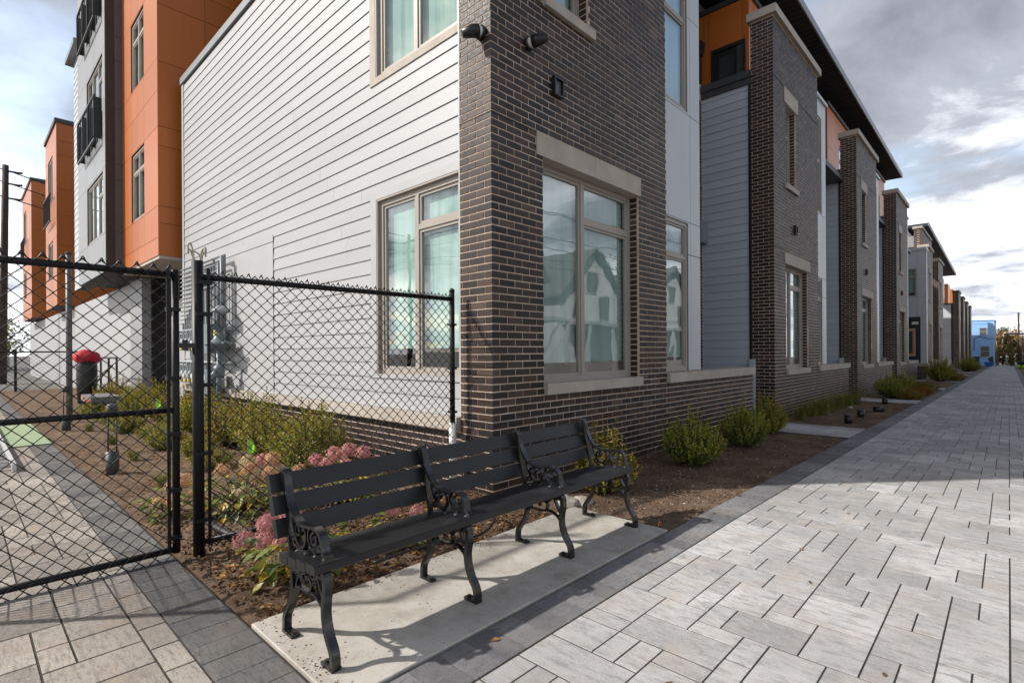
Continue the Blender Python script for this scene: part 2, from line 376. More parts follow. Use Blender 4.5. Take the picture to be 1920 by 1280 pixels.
def subtract(a0, a1, cuts):
    segs = [(a0, a1)]
    for c0, c1 in cuts:
        nx = []
        for s0, s1 in segs:
            if c1 <= s0 or c0 >= s1: nx.append((s0, s1)); continue
            if c0 > s0: nx.append((s0, c0))
            if c1 < s1: nx.append((c1, s1))
        segs = nx
    return segs
def holed(mb, ax, pl, a0, a1, d0, d1, z0, z1, holes):
    zs = sorted({z0, z1, *[min(max(h[2], z0), z1) for h in holes], *[min(max(h[3], z0), z1) for h in holes]})
    for i in range(len(zs) - 1):
        zm = (zs[i] + zs[i + 1]) / 2
        for s0, s1 in subtract(a0, a1, [(h[0], h[1]) for h in holes if h[2] < zm < h[3]]):
            mb.axbox(ax, pl, s0, s1, d0, d1, zs[i], zs[i + 1])
    return mb
# ------------------------------------------------------------------ bricks
BH, BL, BHD, MJ, CRS = .0555, .1915, .0905, .012, .0675
_bm = {}
def place_pieces(boxes, parent, nobj, name, mat, stuff_name):
    """nearest nobj boxes become single objects, the rest one joined part"""
    def key(b):
        c = Vector(((b[0] + b[1]) / 2, (b[2] + b[3]) / 2, (b[4] + b[5]) / 2)); return (c - CAMP).length
    boxes = sorted(boxes, key=key)
    for b in boxes[:nobj]:
        k = (name, mat, round(b[1] - b[0], 3), round(b[3] - b[2], 3), round(b[5] - b[4], 3))
        if k not in _bm:
            m_ = MB(); m_.box(-k[2] / 2, k[2] / 2, -k[3] / 2, k[3] / 2, -k[4] / 2, k[4] / 2); _bm[k] = m_.mesh(name, mat)
        put(name, _bm[k], parent, ((b[0] + b[1]) / 2, (b[2] + b[3]) / 2, (b[4] + b[5]) / 2))
    if len(boxes) > nobj:
        m_ = MB()
        for b in boxes[nobj:]: m_.box(*b)
        tag(m_.build(stuff_name, mat, parent), kind='stuff')
def bricks_front(X, y0, y1, z0, z1, holes=(), corner=True, proud=.003, zb=None):
    out = []; zb = z0 if zb is None else zb; i = 0
    while zb + i * CRS + BH <= z1 + .02:
        z = zb + i * CRS; zt = min(z + BH, z1); par = i % 2; i += 1
        if z < z0 - .001: continue
        s = y0; first = True
        while s < y1 - .02:
            L = (BL if par == 0 else BHD) if first else BL
            dep = ((BHD if par == 0 else BL) if corner else .03) if first else .03
            e = min(s + L, y1)
            for a, b in subtract(s, e, [(h[0] - .002, h[1] + .002) for h in holes if h[2] < (z + zt) / 2 < h[3]]):
                if b - a > .02:
                    p = proud + random.uniform(-.0012, .0012)
                    out.append((X - dep, X - .005 + p, a, b, z, zt))
            s = e + MJ; first = False
    return out
def bricks_side(Y, x1, x0, z0, z1, corner=True, zb=None, holes=()):
    """face towards -y at y=Y, from the corner x1 leftwards to x0"""
    out = []; zb = z0 if zb is None else zb; i = 0
    while zb + i * CRS + BH <= z1 + .02:
        z = zb + i * CRS; zt = min(z + BH, z1); par = i % 2; i += 1
        if z < z0 - .001: continue
        s = x1 - (((BHD if par == 0 else BL) + MJ) if corner else (0 if par == 0 else 0))
        first = True
        while s > x0 + .012:
            L = BL if not (first and not corner and par) else BHD
            e = max(s - L, x0); first = False
            for a, b in subtract(e, s, [(h[0], h[1]) for h in holes if h[2] < (z + zt) / 2 < h[3]]):
                if b - a > .012: out.append((a, b, Y + random.uniform(-.001, .001), Y + .03, z, zt))
            s = e - MJ
    return out
# ------------------------------------------------------------------ siding, panels, windows
def siding(parent, Y, x0, x1, z0, z1, mat, holes=(), ex=.1675, depth=.10, name='siding_wall', seams=True):
    b = holed(MB(), 'Y', Y, x0, x1, .002, depth, z0, z1, holes).build(name, 'gap', parent)
    z = z0
    while z < z1 - .03:
        zt = min(z + ex, z1)
        segs = subtract(x0, x1, [(h[0], h[1]) for h in holes if h[2] < (z + zt) / 2 < h[3]])
        for s0, s1 in segs:
            cuts = [s0]
            if seams:
                p = s0 + random.uniform(.8, 3.4)
                while p < s1 - .5: cuts.append(p); p += 3.66
            cuts.append(s1)
            for q in range(len(cuts) - 1):
                a = cuts[q] + (.0015 if q else 0); c = cuts[q + 1] - (.0015 if q < len(cuts) - 2 else 0)
                m_ = MB(); h = zt - z
                m_.hexa([(a, -.018, 0), (c, -.018, 0), (c, .0, 0), (a, .0, 0), (a, -.007, h - .004), (c, -.007, h - .004), (c, .0, h - .004), (a, .0, h - .004)])
                m_.build('siding_board', mat, b, loc=(0, Y, z))
        z += ex
    return b
def panels(parent, ax, pl, acuts, zcuts, mat, holes=(), depth=.10, gap=.009, name='panel_wall', ins=(0, 0)):
    b = holed(MB(), ax, pl, acuts[0] + ins[0], acuts[-1] - ins[1], .014, depth, zcuts[0], zcuts[-1], holes).build(name, 'gap', parent)
    for i in range(len(acuts) - 1):
        for j in range(len(zcuts) - 1):
            a0, a1, z0, z1 = acuts[i] + (gap / 2 if i else 0), acuts[i + 1] - (gap / 2 if i < len(acuts) - 2 else 0), zcuts[j] + gap / 2, zcuts[j + 1] - gap / 2
            m_ = holed(MB(), ax, pl, a0, a1, 0, .011, z0, z1, [h for h in holes if h[0] < a1 and h[1] > a0 and h[2] < z1 and h[3] > z0])
            if m_.v: m_.build('panel', mat, b)
    return b
def quad(ax, pl, a0, a1, z0, z1):
    m_ = MB()
    if ax == 'X': m_.v += [(pl, a0, z0), (pl, a1, z0), (pl, a1, z1), (pl, a0, z1)]
    else: m_.v += [(a0, pl, z0), (a1, pl, z0), (a1, pl, z1), (a0, pl, z1)]
    m_.f.append((0, 1, 2, 3)); return m_
def window(parent, ax, pl, a0, a1, z0, z1, vbar=(), hbar=(), fw=.055, blind=True, dark=.2, frame='frame', label=None, inner=.35, cloth=None):
    """vbar: positions of full-height mullions; hbar: (a0,a1,z) transoms; pl is the frame's outer plane"""
    f = MB()
    f.axbox(ax, pl, a0, a0 + fw, 0, .07, z0, z1); f.axbox(ax, pl, a1 - fw, a1, 0, .07, z0, z1)
    f.axbox(ax, pl, a0 + fw, a1 - fw, .001, .07, z1 - fw, z1); f.axbox(ax, pl, a0 + fw, a1 - fw, .001, .07, z0, z0 + fw)
    for v in vbar: f.axbox(ax, pl, v - fw / 2, v + fw / 2, .002, .068, z0 + fw, z1 - fw)
    for h0, h1, z in hbar: f.axbox(ax, pl, max(h0, a0 + fw), min(h1, a1 - fw), .004, .066, z - fw / 2, z + fw / 2)
    cols = [a0 + fw] + sum([[v - fw / 2, v + fw / 2] for v in vbar], []) + [a1 - fw]
    lites = []
    for i in range(0, len(cols), 2):
        c0, c1 = cols[i], cols[i + 1]; zz = sorted([h[2] for h in hbar if h[0] < (c0 + c1) / 2 < h[1]])
        lo = z0 + fw
        for z in zz: lites.append((c0, c1, lo, z - fw / 2)); lo = z + fw / 2
        lites.append((c0, c1, lo, z1 - fw))
    sw = min(.03, fw * .55)
    for c0, c1, b0, b1 in lites:                     # sash frames
        f.axbox(ax, pl, c0, c0 + sw, .016, .055, b0, b1); f.axbox(ax, pl, c1 - sw, c1, .016, .055, b0, b1)
        f.axbox(ax, pl, c0 + sw, c1 - sw, .017, .055, b1 - sw, b1); f.axbox(ax, pl, c0 + sw, c1 - sw, .017, .055, b0, b0 + sw)
    fo = f.build('window', frame, parent)
    if label: fo['label'] = label
    for c0, c1, b0, b1 in lites:
        quad(ax, pl - .034 if ax == 'X' else pl + .034, c0 + sw, c1 - sw, b0 + sw, b1 - sw).build('pane', 'glass', fo)
    if blind:
        MB().axbox(ax, pl, a0 + fw * 1.2, a1 - fw * 1.2, .085, .09, z0 + dark, z1 - .005).build('blind', cloth or ('reflection_blind' if ax == 'X' else 'blind'), fo)
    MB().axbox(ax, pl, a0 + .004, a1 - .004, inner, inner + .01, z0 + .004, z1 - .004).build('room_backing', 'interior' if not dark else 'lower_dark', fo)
    return fo

# ================================================================== SETTING
# ground: one sheet to the horizon that follows the fall of the walk
g = MB(); ys = [-400, -60, -10, 4, 20, 60, 100, 160, 700]
for y in ys:
    for x in (-700, -60, -12, 12, 60, 700): g.v.append((x, y, gz(y) - .16))
for j in range(len(ys) - 1):
    for i in range(5):
        a = j * 6 + i; g.f.append((a, a + 1, a + 7, a + 6))
tag(g.build('ground', 'ground'), kind='structure')

_pm = {}
def paver_mesh(sx, sy, mat):
    k = (round(sx, 3), round(sy, 3), mat)
    if k not in _pm:
        m_ = MB(); c = .0008; h = .06
        hx, hy = sx / 2, sy / 2
        for z, i in ((-h, 0), (-c, 0), (0, c)):
            m_.v += [(-hx + i, -hy + i, z), (hx - i, -hy + i, z), (hx - i, hy - i, z), (-hx + i, hy - i, z)]
        for b in (0, 4):
            for q in range(4): m_.f.append((b + q, b + (q + 1) % 4, b + 4 + (q + 1) % 4, b + 4 + q))
        m_.f.append((8, 9, 10, 11)); _pm[k] = m_.mesh('paver', mat)
    return _pm[k]
def add_paver(mb, cx, cy, sx, sy, z):
    n = len(mb.v); c = .0008; hx, hy = sx / 2, sy / 2
    for dz, i in ((-.05, 0), (-c, 0), (0, c)):
        for px_, py_ in ((-hx + i, -hy + i), (hx - i, -hy + i), (hx - i, hy - i), (-hx + i, hy - i)):
            mb.v.append((cx + px_, cy + py_, z + dz + gz(cy + py_) - gz(cy)))
    for b in (0, 4):
        for q in range(4): mb.f.append((n + b + q, n + b + (q + 1) % 4, n + b + 4 + (q + 1) % 4, n + b + 4 + q))
    mb.f.append((n + 8, n + 9, n + 10, n + 11))
def visible(x, y):
    v = Vector((x, y, 0)); d = v.dot(VIEW)
    if d < .4: return False
    lat = x * math.cos(YAW) + y * math.sin(YAW); u = 960 + lat / d * F_PX; vv = 659 + CAM_H / d * F_PX
    return -60 < u < 1980 and vv < 1330
def lay(parent, pieces, mat, nobj):
    pieces = [p for p in pieces]
    pieces.sort(key=lambda p: (0 if visible(p[0], p[1]) else 1, math.hypot(p[0], p[1])))
    rest = MB(); k = 0
    for cx, cy, sx, sy in pieces:
        z = gz(cy) + random.uniform(-.0005, .0007)
        if k < nobj and visible(cx, cy):
            o = put('paver', paver_mesh(sx, sy, mat), parent, (cx, cy, z)); k += 1
            o.rotation_euler = (R(random.uniform(-.07, .07)) - (0.0105 if cy > 4 else 0), R(random.uniform(-.07, .07)), 0)
        else: add_paver(rest, cx, cy, sx, sy, z)
    if rest.v: tag(rest.build('paver_field', mat, parent), kind='stuff')
def tiling(nx, ny, sizes, rng):
    """random ashlar laying on a small grid; sizes (a,b,weight)"""
    used = set(); out = []; edge = set()
    for j in range(ny):
        for i in range(nx):
            if (i, j) in used: continue
            opt = []
            for a, b, wt in sizes:
                if i + a > nx or j + b > ny: continue
                if all((i + p, j + q) not in used for p in range(a) for q in range(b)):
                    left = 0                       # avoid slivers of one cell
                    k = i + a
                    while k < nx and (k, j) not in used: left += 1; k += 1
                    run = 0; q = j - 1               # avoid long straight joints
                    while q >= 0 and (i + a, q) in edge: run += 1; q -= 1
                    opt.append((a, b, wt * (.12 if left == 1 else 1) * (1 if run < 2 else .2 if run < 5 else .01)))
            if not opt: a, b = 1, 1
            else:
                t = rng.random() * sum(o[2] for o in opt)
                for a, b, wt in opt:
                    t -= wt
                    if t <= 0: break
            for p in range(a):
                for q in range(b): used.add((i + p, j + q))
            for q in range(b): edge.add((i, j + q)); edge.add((i + a, j + q))
            out.append((i, j, a, b))
    return out
# main walk
WX0, WX1, WY0, WY1 = -1.478, .42, -1.6, 92.0
wk = MB()
for y in (WY0 - .1, 4.0, WY1): wk.v += [(WX0 - .24, y, gz(y) - .0036), (WX1 + .26, y, gz(y) - .0036)]
wk.f += [(0, 1, 3, 2), (2, 3, 5, 4)]
walk = tag(wk.build('walkway', 'joint'), kind='structure')
cell = .1055; rng = random.Random(5)
nx = int(round((WX1 - WX0) / cell)); ny = int((WY1 - WY0) / .110)
pcs = []
for i, j, a, b in tiling(nx, ny, [(3, 2, 5), (2, 2, 5), (4, 2, 2), (3, 3, 2.5), (2, 3, 3), (2, 1, 1.2), (1, 2, 1)], rng):
    sx, sy = a * cell - .0068, b * .110 - .0098
    pcs.append((WX0 + (i + a / 2) * cell, WY0 + (j + b / 2) * .110, sx, sy))
lay(walk, pcs, 'paver', 290)
bl = []; y = WY0
while y < WY1: bl.append((WX0 - .121, y + .0735, .228, .1445)); y += .148
br = []; y = 4.0
while y < WY1: br.append((WX1 + .115, y + .0735, .228, .1445)); y += .148
bo = tag(MB().box(WX0 - .236, WX0 - .003, WY0, 4, -.05, -.0030).build('walkway_border', 'joint'), kind='structure')
lay(bo, bl + br, 'border', 120)
# side path (runs along -x past the gate)
PX0, PX1, PY0, PY1 = -26.0, -1.74, -1.6, .668
sp = tag(MB().box(PX0, PX1 - .005, PY0, PY1 + .25, -.10, -.0040).build('side_path', 'joint'), kind='structure')
cy_ = .1115; nx = int((PX1 - PX0) / .1125); ny = int(round((PY1 - PY0) / cy_)); rng = random.Random(11)
pcs = []
for j, i, b, a in tiling(ny, nx, [(3, 2, 5), (2, 2, 4), (1, 2, 1.0), (3, 3, 2.0), (2, 3, 2.0), (4, 2, 1.2)], rng):
    sx, sy = a * .1125 - .009, b * cy_ - .009
    cx = PX1 - (i + a / 2) * .1125; cy = PY1 - (j + b / 2) * cy_
    if cx + sx / 2 <= PX1 and not (cx > -1.72): pcs.append((cx, cy, sx, sy))
lay(sp, pcs, 'side_paver', 180)
sb = []; x = -1.74
while x > PX0: sb.append((x - .0775, PY1 + .1225, .1515, .236)); x -= .155
bs = tag(MB().box(PX0, -1.745, PY1 + .002, PY1 + .243, -.05, -.0034).build('side_path_border', 'joint'), kind='structure')
lay(bs, sb, 'side_border', 110)
# cross paths from the walk to the entries
PATHS = [9.75 + 7.7 * k for k in range(4)] + [44.0, 51.0, 62.0]
for n_, yc in enumerate(PATHS):
    cp = tag(MB().box(-4.7, WX0 - .236, yc - .62, yc + .62, gz(yc) - .09, gz(yc) - .0075).build('entry_path', 'joint'), kind='structure')
    pc = []
    xx = WX0 - .245
    while xx > -4.6:
        for q, (b0, b1) in enumerate(((-.62, -.42), (-.42, -.12), (-.12, .2), (.2, .42), (.42, .62))):
            pc.append((xx - .13, yc + (b0 + b1) / 2, .252, b1 - b0 - .008))
        xx -= .26
    lay(cp, pc, 'paver' if n_ else 'paver', 30 if n_ < 2 else 0)
# concrete pad under the bench
def bevel_slab(x0, x1, y0, y1, z0, z1, c):
    m_ = MB(); n = 0
    for z, i in ((z0, 0), (z1 - c, 0), (z1, c)): m_.v += [(x0 + i, y0 + i, z), (x1 - i, y0 + i, z), (x1 - i, y1 - i, z), (x0 + i, y1 - i, z)]
    for b in (0, 4):
        for q in range(4): m_.f.append((b + q, b + (q + 1) % 4, b + 4 + (q + 1) % 4, b + 4 + q))
    m_.f.append((8, 9, 10, 11)); return m_
tag(bevel_slab(-2.545, -1.735, .930, 3.405, -.12, .004, .004).build('concrete_pad', 'concrete'), kind='structure')
# planting beds
def soil_z(x, y):
    n1_ = noise.noise(Vector((x * 1.3, y * 1.3, 3))); n2_ = noise.noise(Vector((x * 6, y * 6, 9))); n3_ = noise.noise(Vector((x * 19, y * 19, 1)))
    n4_ = noise.noise(Vector((x * 45, y * 45, 5)))
    return gz(y) - .022 + .016 * n1_ + .012 * n2_ + .011 * n3_ + .006 * n4_
def bed(name, x0, x1, y0, y1, st):
    nx_ = max(2, int((x1 - x0) / st)); ny_ = max(2, int((y1 - y0) / st)); m_ = MB()
    for j in range(ny_ + 1):
        for i in range(nx_ + 1):
            x = x0 + (x1 - x0) * i / nx_; y = y0 + (y1 - y0) * j / ny_; z = soil_z(x, y)
            e = min(1, min(i, nx_ - i, j, ny_ - j) * st / .06); z = z * e + (gz(y) - .032) * (1 - e)
            m_.v.append((x, y, z))
    for j in range(ny_):
        for i in range(nx_):
            a = j * (nx_ + 1) + i; m_.f.append((a, a + 1, a + nx_ + 2, a + nx_ + 1))
    return tag(m_.build(name, 'soil', smooth=True), kind='structure')
bed('planting_bed', -6.2, -2.545, .915, 3.30, .022)
bed('planting_bed', -14.0, -6.2, .915, 3.30, .05)
bed('planting_bed', -26.0, -14.0, .915, 3.60, .2)
bed('planting_bed', -3.32, -1.714, 3.30, 9.13, .026)
bed('planting_bed', -2.546, -2.40, 3.29, 3.42, .03) if False else None
bed('planting_bed', -3.32, -1.714, 10.37, 16.83, .05)
bed('planting_bed', -3.32, -1.714, 18.07, 24.53, .1)
bed('planting_bed', -3.32, -1.714, 25.77, 43.3, .25)
bed('planting_bed', -3.32, -1.714, 44.7, 90, .5)
bed('planting_bed', .68, 6.0, 2.0, 90, .5)

# ================================================================== TOWNHOUSES
FX, PXL, PNL = -3.31, -3.735, -3.45            # pier front, pier return end, panel plane
def reveal(parent, y, z0, z1, X0=FX - .006, dep=.125):
    """brick return at the far jamb of a front window, facing -y"""
    out = []; i = 0; z = z0
    while z < z1 - .03:
        zt = min(z + BH, z1); out.append((X0 - dep, X0 - .03, y - .0015, y + .012, z, zt)); z += CRS; i += 1
    m_ = MB()
    for b in out: m_.box(*b)
    return tag(m_.build('reveal_bricks', 'brick', parent), kind='stuff')
def unit(k, label):
    y0 = 3.25 + 7.7 * k; dz = -.08 * k; near = k == 0
    t = thing('townhouse', label, 'townhouse', (FX, y0, dz), 'townhouses along the paved walk')
    def Z(z): return z + dz
    W1 = (y0 + .71, y0 + 2.55, Z(.93), Z(3.16)) if near else (y0 + .74, y0 + 2.40, Z(.93), Z(3.10))
    W2 = (y0 + .78, y0 + 1.50, Z(4.74), Z(6.40))
    LN = (y0 + .61, y0 + 2.58, Z(3.16), Z(3.375)) if near else (y0 + .66, y0 + 2.50, Z(3.10), Z(3.33))
    LN2 = (y0 + .66, y0 + 1.62, Z(6.40), Z(6.70)); SL = (W1[0] - .001, W1[1] - .02, Z(.82), Z(.93)); SL2 = (y0 + .72, y0 + 1.57, Z(4.64), Z(4.74))
    if near: SL = (y0 + .71, y0 + 2.55, Z(.825), Z(.93))
    yb = y0 + 3.26; zt = Z(7.87); zb = Z(-.115) - .1 * 0
    # pier core (mortar)
    core = holed(MB(), 'X', FX - .005, y0 + .005, yb, .001, .42, zb - .3, zt, [W1, W2]).build('brick_pier', 'mortar', t)
    b = bricks_front(FX, y0, yb, zb, zt, [W1, W2, LN, LN2, SL, SL2]) + bricks_side(y0, FX, PXL, zb, zt)
    place_pieces(b, core, 300 if near else (120 if k == 1 else 0), 'brick', 'brick', 'brick_field')
    for wd in (W1, W2): reveal(core, wd[1], wd[2], wd[3])
    MB().box(FX - .126, FX + .012, LN[0], (LN[0] + LN[1]) / 2 - .002, LN[2] - .004, LN[3]).box(FX - .126, FX + .012, (LN[0] + LN[1]) / 2 + .002, LN[1], LN[2] - .004, LN[3]).build('lintel', 'stone', t)
    MB().box(FX - .126, FX + .012, LN2[0], LN2[1], LN2[2] - .004, LN2[3]).build('lintel', 'stone', t)
    MB().box(FX - .12, FX + .045, SL[0], (SL[0] + SL[1]) / 2 - .002, SL[2], SL[3] + .004).box(FX - .12, FX + .045, (SL[0] + SL[1]) / 2 + .002, SL[1], SL[2], SL[3] + .004).build('window_sill', 'stone', t)
    MB().box(FX - .12, FX + .045, SL2[0], SL2[1], SL2[2], SL2[3] + .004).build('window_sill', 'stone', t)
    ym = W1[0] + (W1[1] - W1[0]) * .45
    window(t, 'X', FX - .13, W1[0], W1[1], W1[2], W1[3], [ym], [(ym, W1[1], Z(2.69))], inner=.27)
    window(t, 'X', FX - .13, W2[0], W2[1], W2[2], W2[3], [], [(W2[0], W2[1], W2[2] + (W2[3] - W2[2]) * .68)], dark=.02, inner=.27)
    # flashing strip low down; dark strips above, the first painted as a shadow line
    for z, mt, h_, cut in ((Z(.617), 'stone', .008, []), (Z(3.372), 'gap', .008, [(LN[0], LN[1])]), (Z(6.70), 'gap', .012, [(LN2[0] - .001, LN2[1] + .001)])):
        for s0, s1 in subtract(y0 - .003, yb, cut): MB().box(FX - .02, FX + .0045, s0, s1, z, z + h_).build('flashing_shadow_line', mt, t)
        MB().box(PXL, FX - .0205, y0 - .0045, y0 + .01, z, z + h_).build('flashing_shadow_line', mt, t)
    # stone cap
    MB().box(PXL - .05, FX + .075, y0 - .075, yb + .06, zt, Z(8.03)).build('pier_cap', 'stone', t)
    # panel bay beside the pier with its two windows
    pe = y0 + 4.63; wr = y0 + 4.22; yb2 = yb + .002
    PW = (yb2, wr, Z(.955), Z(3.13)); PU = (yb2, wr, Z(4.77), Z(7.2))
    panels(t, 'X', PNL, [yb2, y0 + 4.30, pe], [Z(.955), Z(2.67), Z(3.15), Z(4.74), Z(6.2), Z(7.62)], 'grey_panel', [PW, PU], depth=1.3)
    window(t, 'X', PNL - .02, PW[0], PW[1], PW[2], PW[3], [], [(PW[0], PW[1], Z(2.61))], inner=.3)
    window(t, 'X', PNL - .02, PU[0], PU[1], PU[2], PU[3], [], [(PU[0], PU[1], Z(6.1))], dark=.02, inner=.3)
    MB().box(PNL - 1.3, PNL + .05, yb2, pe + .04, Z(7.622), Z(7.70)).build('coping', 'grey_panel', t)
    # low brick wall with stone ledge in front of the recess
    le = y0 + 6.48
    lw = MB().box(FX - .26, FX - .006, yb2, le, zb - .3, Z(.82)).build('low_wall', 'mortar', t)
    place_pieces(bricks_front(FX, yb + MJ * .6, le, zb, Z(.82), corner=False), lw, 290 if near else 0, 'brick', 'brick', 'brick_field')
    lg = MB(); cut = yb2 + .004
    while cut < le + .01:
        lg.box(FX - .30, FX + .045, cut, min(cut + 1.2, le + .03) - .004, Z(.822), Z(.95)); cut += 1.2
    lg.build('ledge', 'stone', t)
    # recess: back wall with bricks, electrical box
    rx = -4.74; yr1 = y0 + 7.7
    rb = MB().box(rx - .2, rx - .006, pe, yr1, zb, Z(6.9)).build('recess_wall', 'mortar', t)
    place_pieces(bricks_front(rx, pe + .01, yr1 - .01, zb, Z(6.55), corner=False), rb, 0, 'brick', 'brick', 'brick_field')
    MB().box(rx, rx + .12, yr1 - .34, yr1 - .02, Z(3.5), Z(3.95)).box(rx + .12, rx + .135, yr1 - .32, yr1 - .04, Z(3.53), Z(3.75)).build('electrical_box', 'grey_metal', t)
    # upper floor block behind (closes the building) and terrace deck
    MB().box(-12.45, rx - .2, y0 + .75, yr1 - .002, zb, Z(6.55)).build('inner_block', 'gap', t)
    MB().box(rx - .2, PNL - .2, y0 + .4, yr1, Z(6.45), Z(6.6)).build('terrace_deck', 'dark_fascia', t) if k else None
    # third floor: orange boxes, grey wall behind, roof with a deep eave
    if k:
        ox0, ox1, oy0, oy1 = -5.75, -4.62, y0 + 2.5, y0 + 6.5
        DW = (-5.56, -4.70, Z(6.6), Z(9.05))
        panels(t, 'Y', oy0, [-6.9, -5.75, -5.62, -4.78, -4.62], [Z(6.6), Z(10.05)], 'orange', [DW], depth=.12, name='orange_wall', ins=(0, .02))
        d_ = MB().axbox('Y', oy0, DW[0], DW[0] + .07, -.02, .08, DW[2], DW[3]).axbox('Y', oy0, DW[1] - .07, DW[1], -.02, .08, DW[2], DW[3]).axbox('Y', oy0, DW[0] + .07, DW[1] - .07, -.02, .08, DW[3] - .09, DW[3])
        d_.axbox('Y', oy0, DW[0] + .07, DW[1] - .07, .03, .07, DW[2], DW[3] - .09)
        do = d_.build('door', 'black_metal', t)
        quad('Y', oy0 + .024, DW[0] + .2, DW[1] - .18, DW[2] + .3, DW[3] - .24).build('pane', 'glass', do)
        MB().box(-6.95, -4.57, oy0 - .05, oy1 + .05, Z(10.052), Z(10.17)).build('coping', 'dark_fascia', t)
        n_ = 7; ac = [oy0 + .0115] + [oy0 + (oy1 - oy0) * i / n_ for i in range(1, n_ + 1)]
        OW = (oy0 + 1.75, oy0 + 2.6, Z(7.5), Z(9.1))
        panels(t, 'X', -4.62, ac, [Z(6.6), Z(8.6), Z(10.05)], 'orange', [OW], depth=.3, name='orange_wall')
        window(t, 'X', -4.64, OW[0], OW[1], OW[2], OW[3], [], [(OW[0], OW[1], Z(8.6))], inner=.2, dark=.02)
        MB().box(-6.9, -4.93, oy0 + .13, oy1, Z(6.6), Z(10.04)).build('box_core', 'gap', t)
        panels(t, 'X', -5.9, [y0 - .0, y0 + 2.2, y0 + 5, y0 + 7.69], [Z(6.6), Z(8.6), Z(10.5)], 'charcoal_panel', [], depth=.3, name='upper_wall')
        MB().box(-12.45, -6.95, y0 + .01, yr1 - .01, Z(6.56), Z(10.2)).build('upper_block', 'charcoal_panel', t)
        # downspout with leader head on the terrace wall
        MB().box(-5.90, -5.80, oy0 - .14, oy0 - .04, Z(6.9), Z(9.0)).hexa([(-5.93, oy0 - .2, Z(9.0)), (-5.77, oy0 - .2, Z(9.0)), (-5.77, oy0 - .02, Z(9.0)), (-5.93, oy0 - .02, Z(9.0)), (-6.0, oy0 - .27, Z(9.3)), (-5.70, oy0 - .27, Z(9.3)), (-5.70, oy0 - .02, Z(9.3)), (-6.0, oy0 - .02, Z(9.3))]).build('downspout', 'black_metal', t)
    else:
        panels(t, 'Y', y0 + 1.2, [-12.4, -11, -9.5, -8], [Z(6.7), Z(8.6), Z(10.5)], 'charcoal_panel', [], depth=.3, name='upper_wall')
        MB().box(-12.4, -4.95, y0 + 1.55, yr1, Z(6.56), Z(10.48)).build('upper_block', 'charcoal_panel', t)
    # roof with overhang, falling slightly towards the end of the row
    if k:
        s = -.015; za = 10.50 + s * (y0 - 15); zc_ = za + s * 7.7; ya, yz = y0, y0 + 7.7 - (.02 if k == 3 else 0)
        rf = MB().hexa([(-12.6, ya, za), (-4.03, ya, za), (-4.03, yz, zc_), (-12.6, yz, zc_), (-12.6, ya, za + .16), (-4.03, ya, za + .16), (-4.03, yz, zc_ + .16), (-12.6, yz, zc_ + .16)]).build('roof', 'soffit', t)
        MB().hexa([(-4.03, ya, za - .02), (-3.99, ya, za - .02), (-3.99, yz, zc_ - .02), (-4.03, yz, zc_ - .02), (-4.03, ya, za + .2), (-3.99, ya, za + .2), (-3.99, yz, zc_ + .2), (-4.03, yz, zc_ + .2)]).build('fascia', 'grey_metal', rf)
        q = 0
        while ya + q * .24 < yz - .1:
            yy = ya + q * .24; zz = za + s * (yy - ya)
            MB().box(-5.85, -4.04, yy, yy + .018, zz - .028, zz - .006).build('soffit_rib', 'soffit', rf); q += 1
    # the wall of this unit that faces the neighbouring recess
    if k:
        siding(t, y0 + .02, -4.74, PXL - .03, Z(.20), Z(6.78), 'grey_siding', depth=.1)
        MB().box(-4.80, PXL - .002, y0 - .06, y0 + .25, Z(6.785), Z(6.93)).box(-4.80, PXL - .002, y0 - .03, y0 + .1, Z(6.66), Z(6.784)).build('coping', 'dark_fascia', t)
        MB().box(PXL - .045, PXL - .002, y0 - .015, y0 + .10, Z(1.0), Z(6.655)).build('corner_trim', 'black_metal', t)
        MB().box(PXL - .03, PXL + .07, y0 - .09, y0 - .01, Z(-.1), Z(1.15)).build('downspout_boot', 'grey_siding', t)
        MB().box(-4.78, -4.742, y0 - .0, y0 + .1, Z(.2), Z(6.78)).build('corner_trim', 'grey_siding', t)
    return t
U = []
UL = ['end townhouse with white lap siding on its side wall and dark brick corner pier',
      'dark brick townhouse beside the low ledged wall of the white-sided end house',
      'dark brick townhouse two doors along the walk from the white-sided end house',
      'last dark brick townhouse under the long overhanging roof before the gap']
for k in range(4): U.append(unit(k, UL[k]))
t0 = U[0]
# white side wall of the end unit
SY = 3.285
HW = (-5.30, -3.745, .965, 3.06); HU = (-5.30, -3.745, 4.27, 6.45); FP = (-11.9, -8.0, .64, 3.02)
siding(t0, SY, -12.45, -3.76, .642, 6.86, 'white_siding', [HW, HU, FP])
MB().axbox('Y', SY, FP[0], FP[1] - .006, -.012, .002, FP[2], FP[3] - .10).build('flat_panel', 'white_trim', t0)
MB().axbox('Y', SY, FP[0], FP[1] - .006, -.02, .002, FP[3] - .095, FP[3] - .002).build('panel_trim', 'white_trim', t0)
MB().axbox('Y', SY, FP[1] - .006, FP[1], -.021, .001, FP[2], FP[3] - .002).build('panel_edge', 'gap', t0)
MB().box(-3.757, -3.737, SY - .03, SY + .05, .642, 6.86).build('corner_trim', 'white_trim', t0)
MB().box(-12.58, -12.452, SY - .025, SY + .1, .642, 6.86).build('corner_trim', 'white_trim', t0)
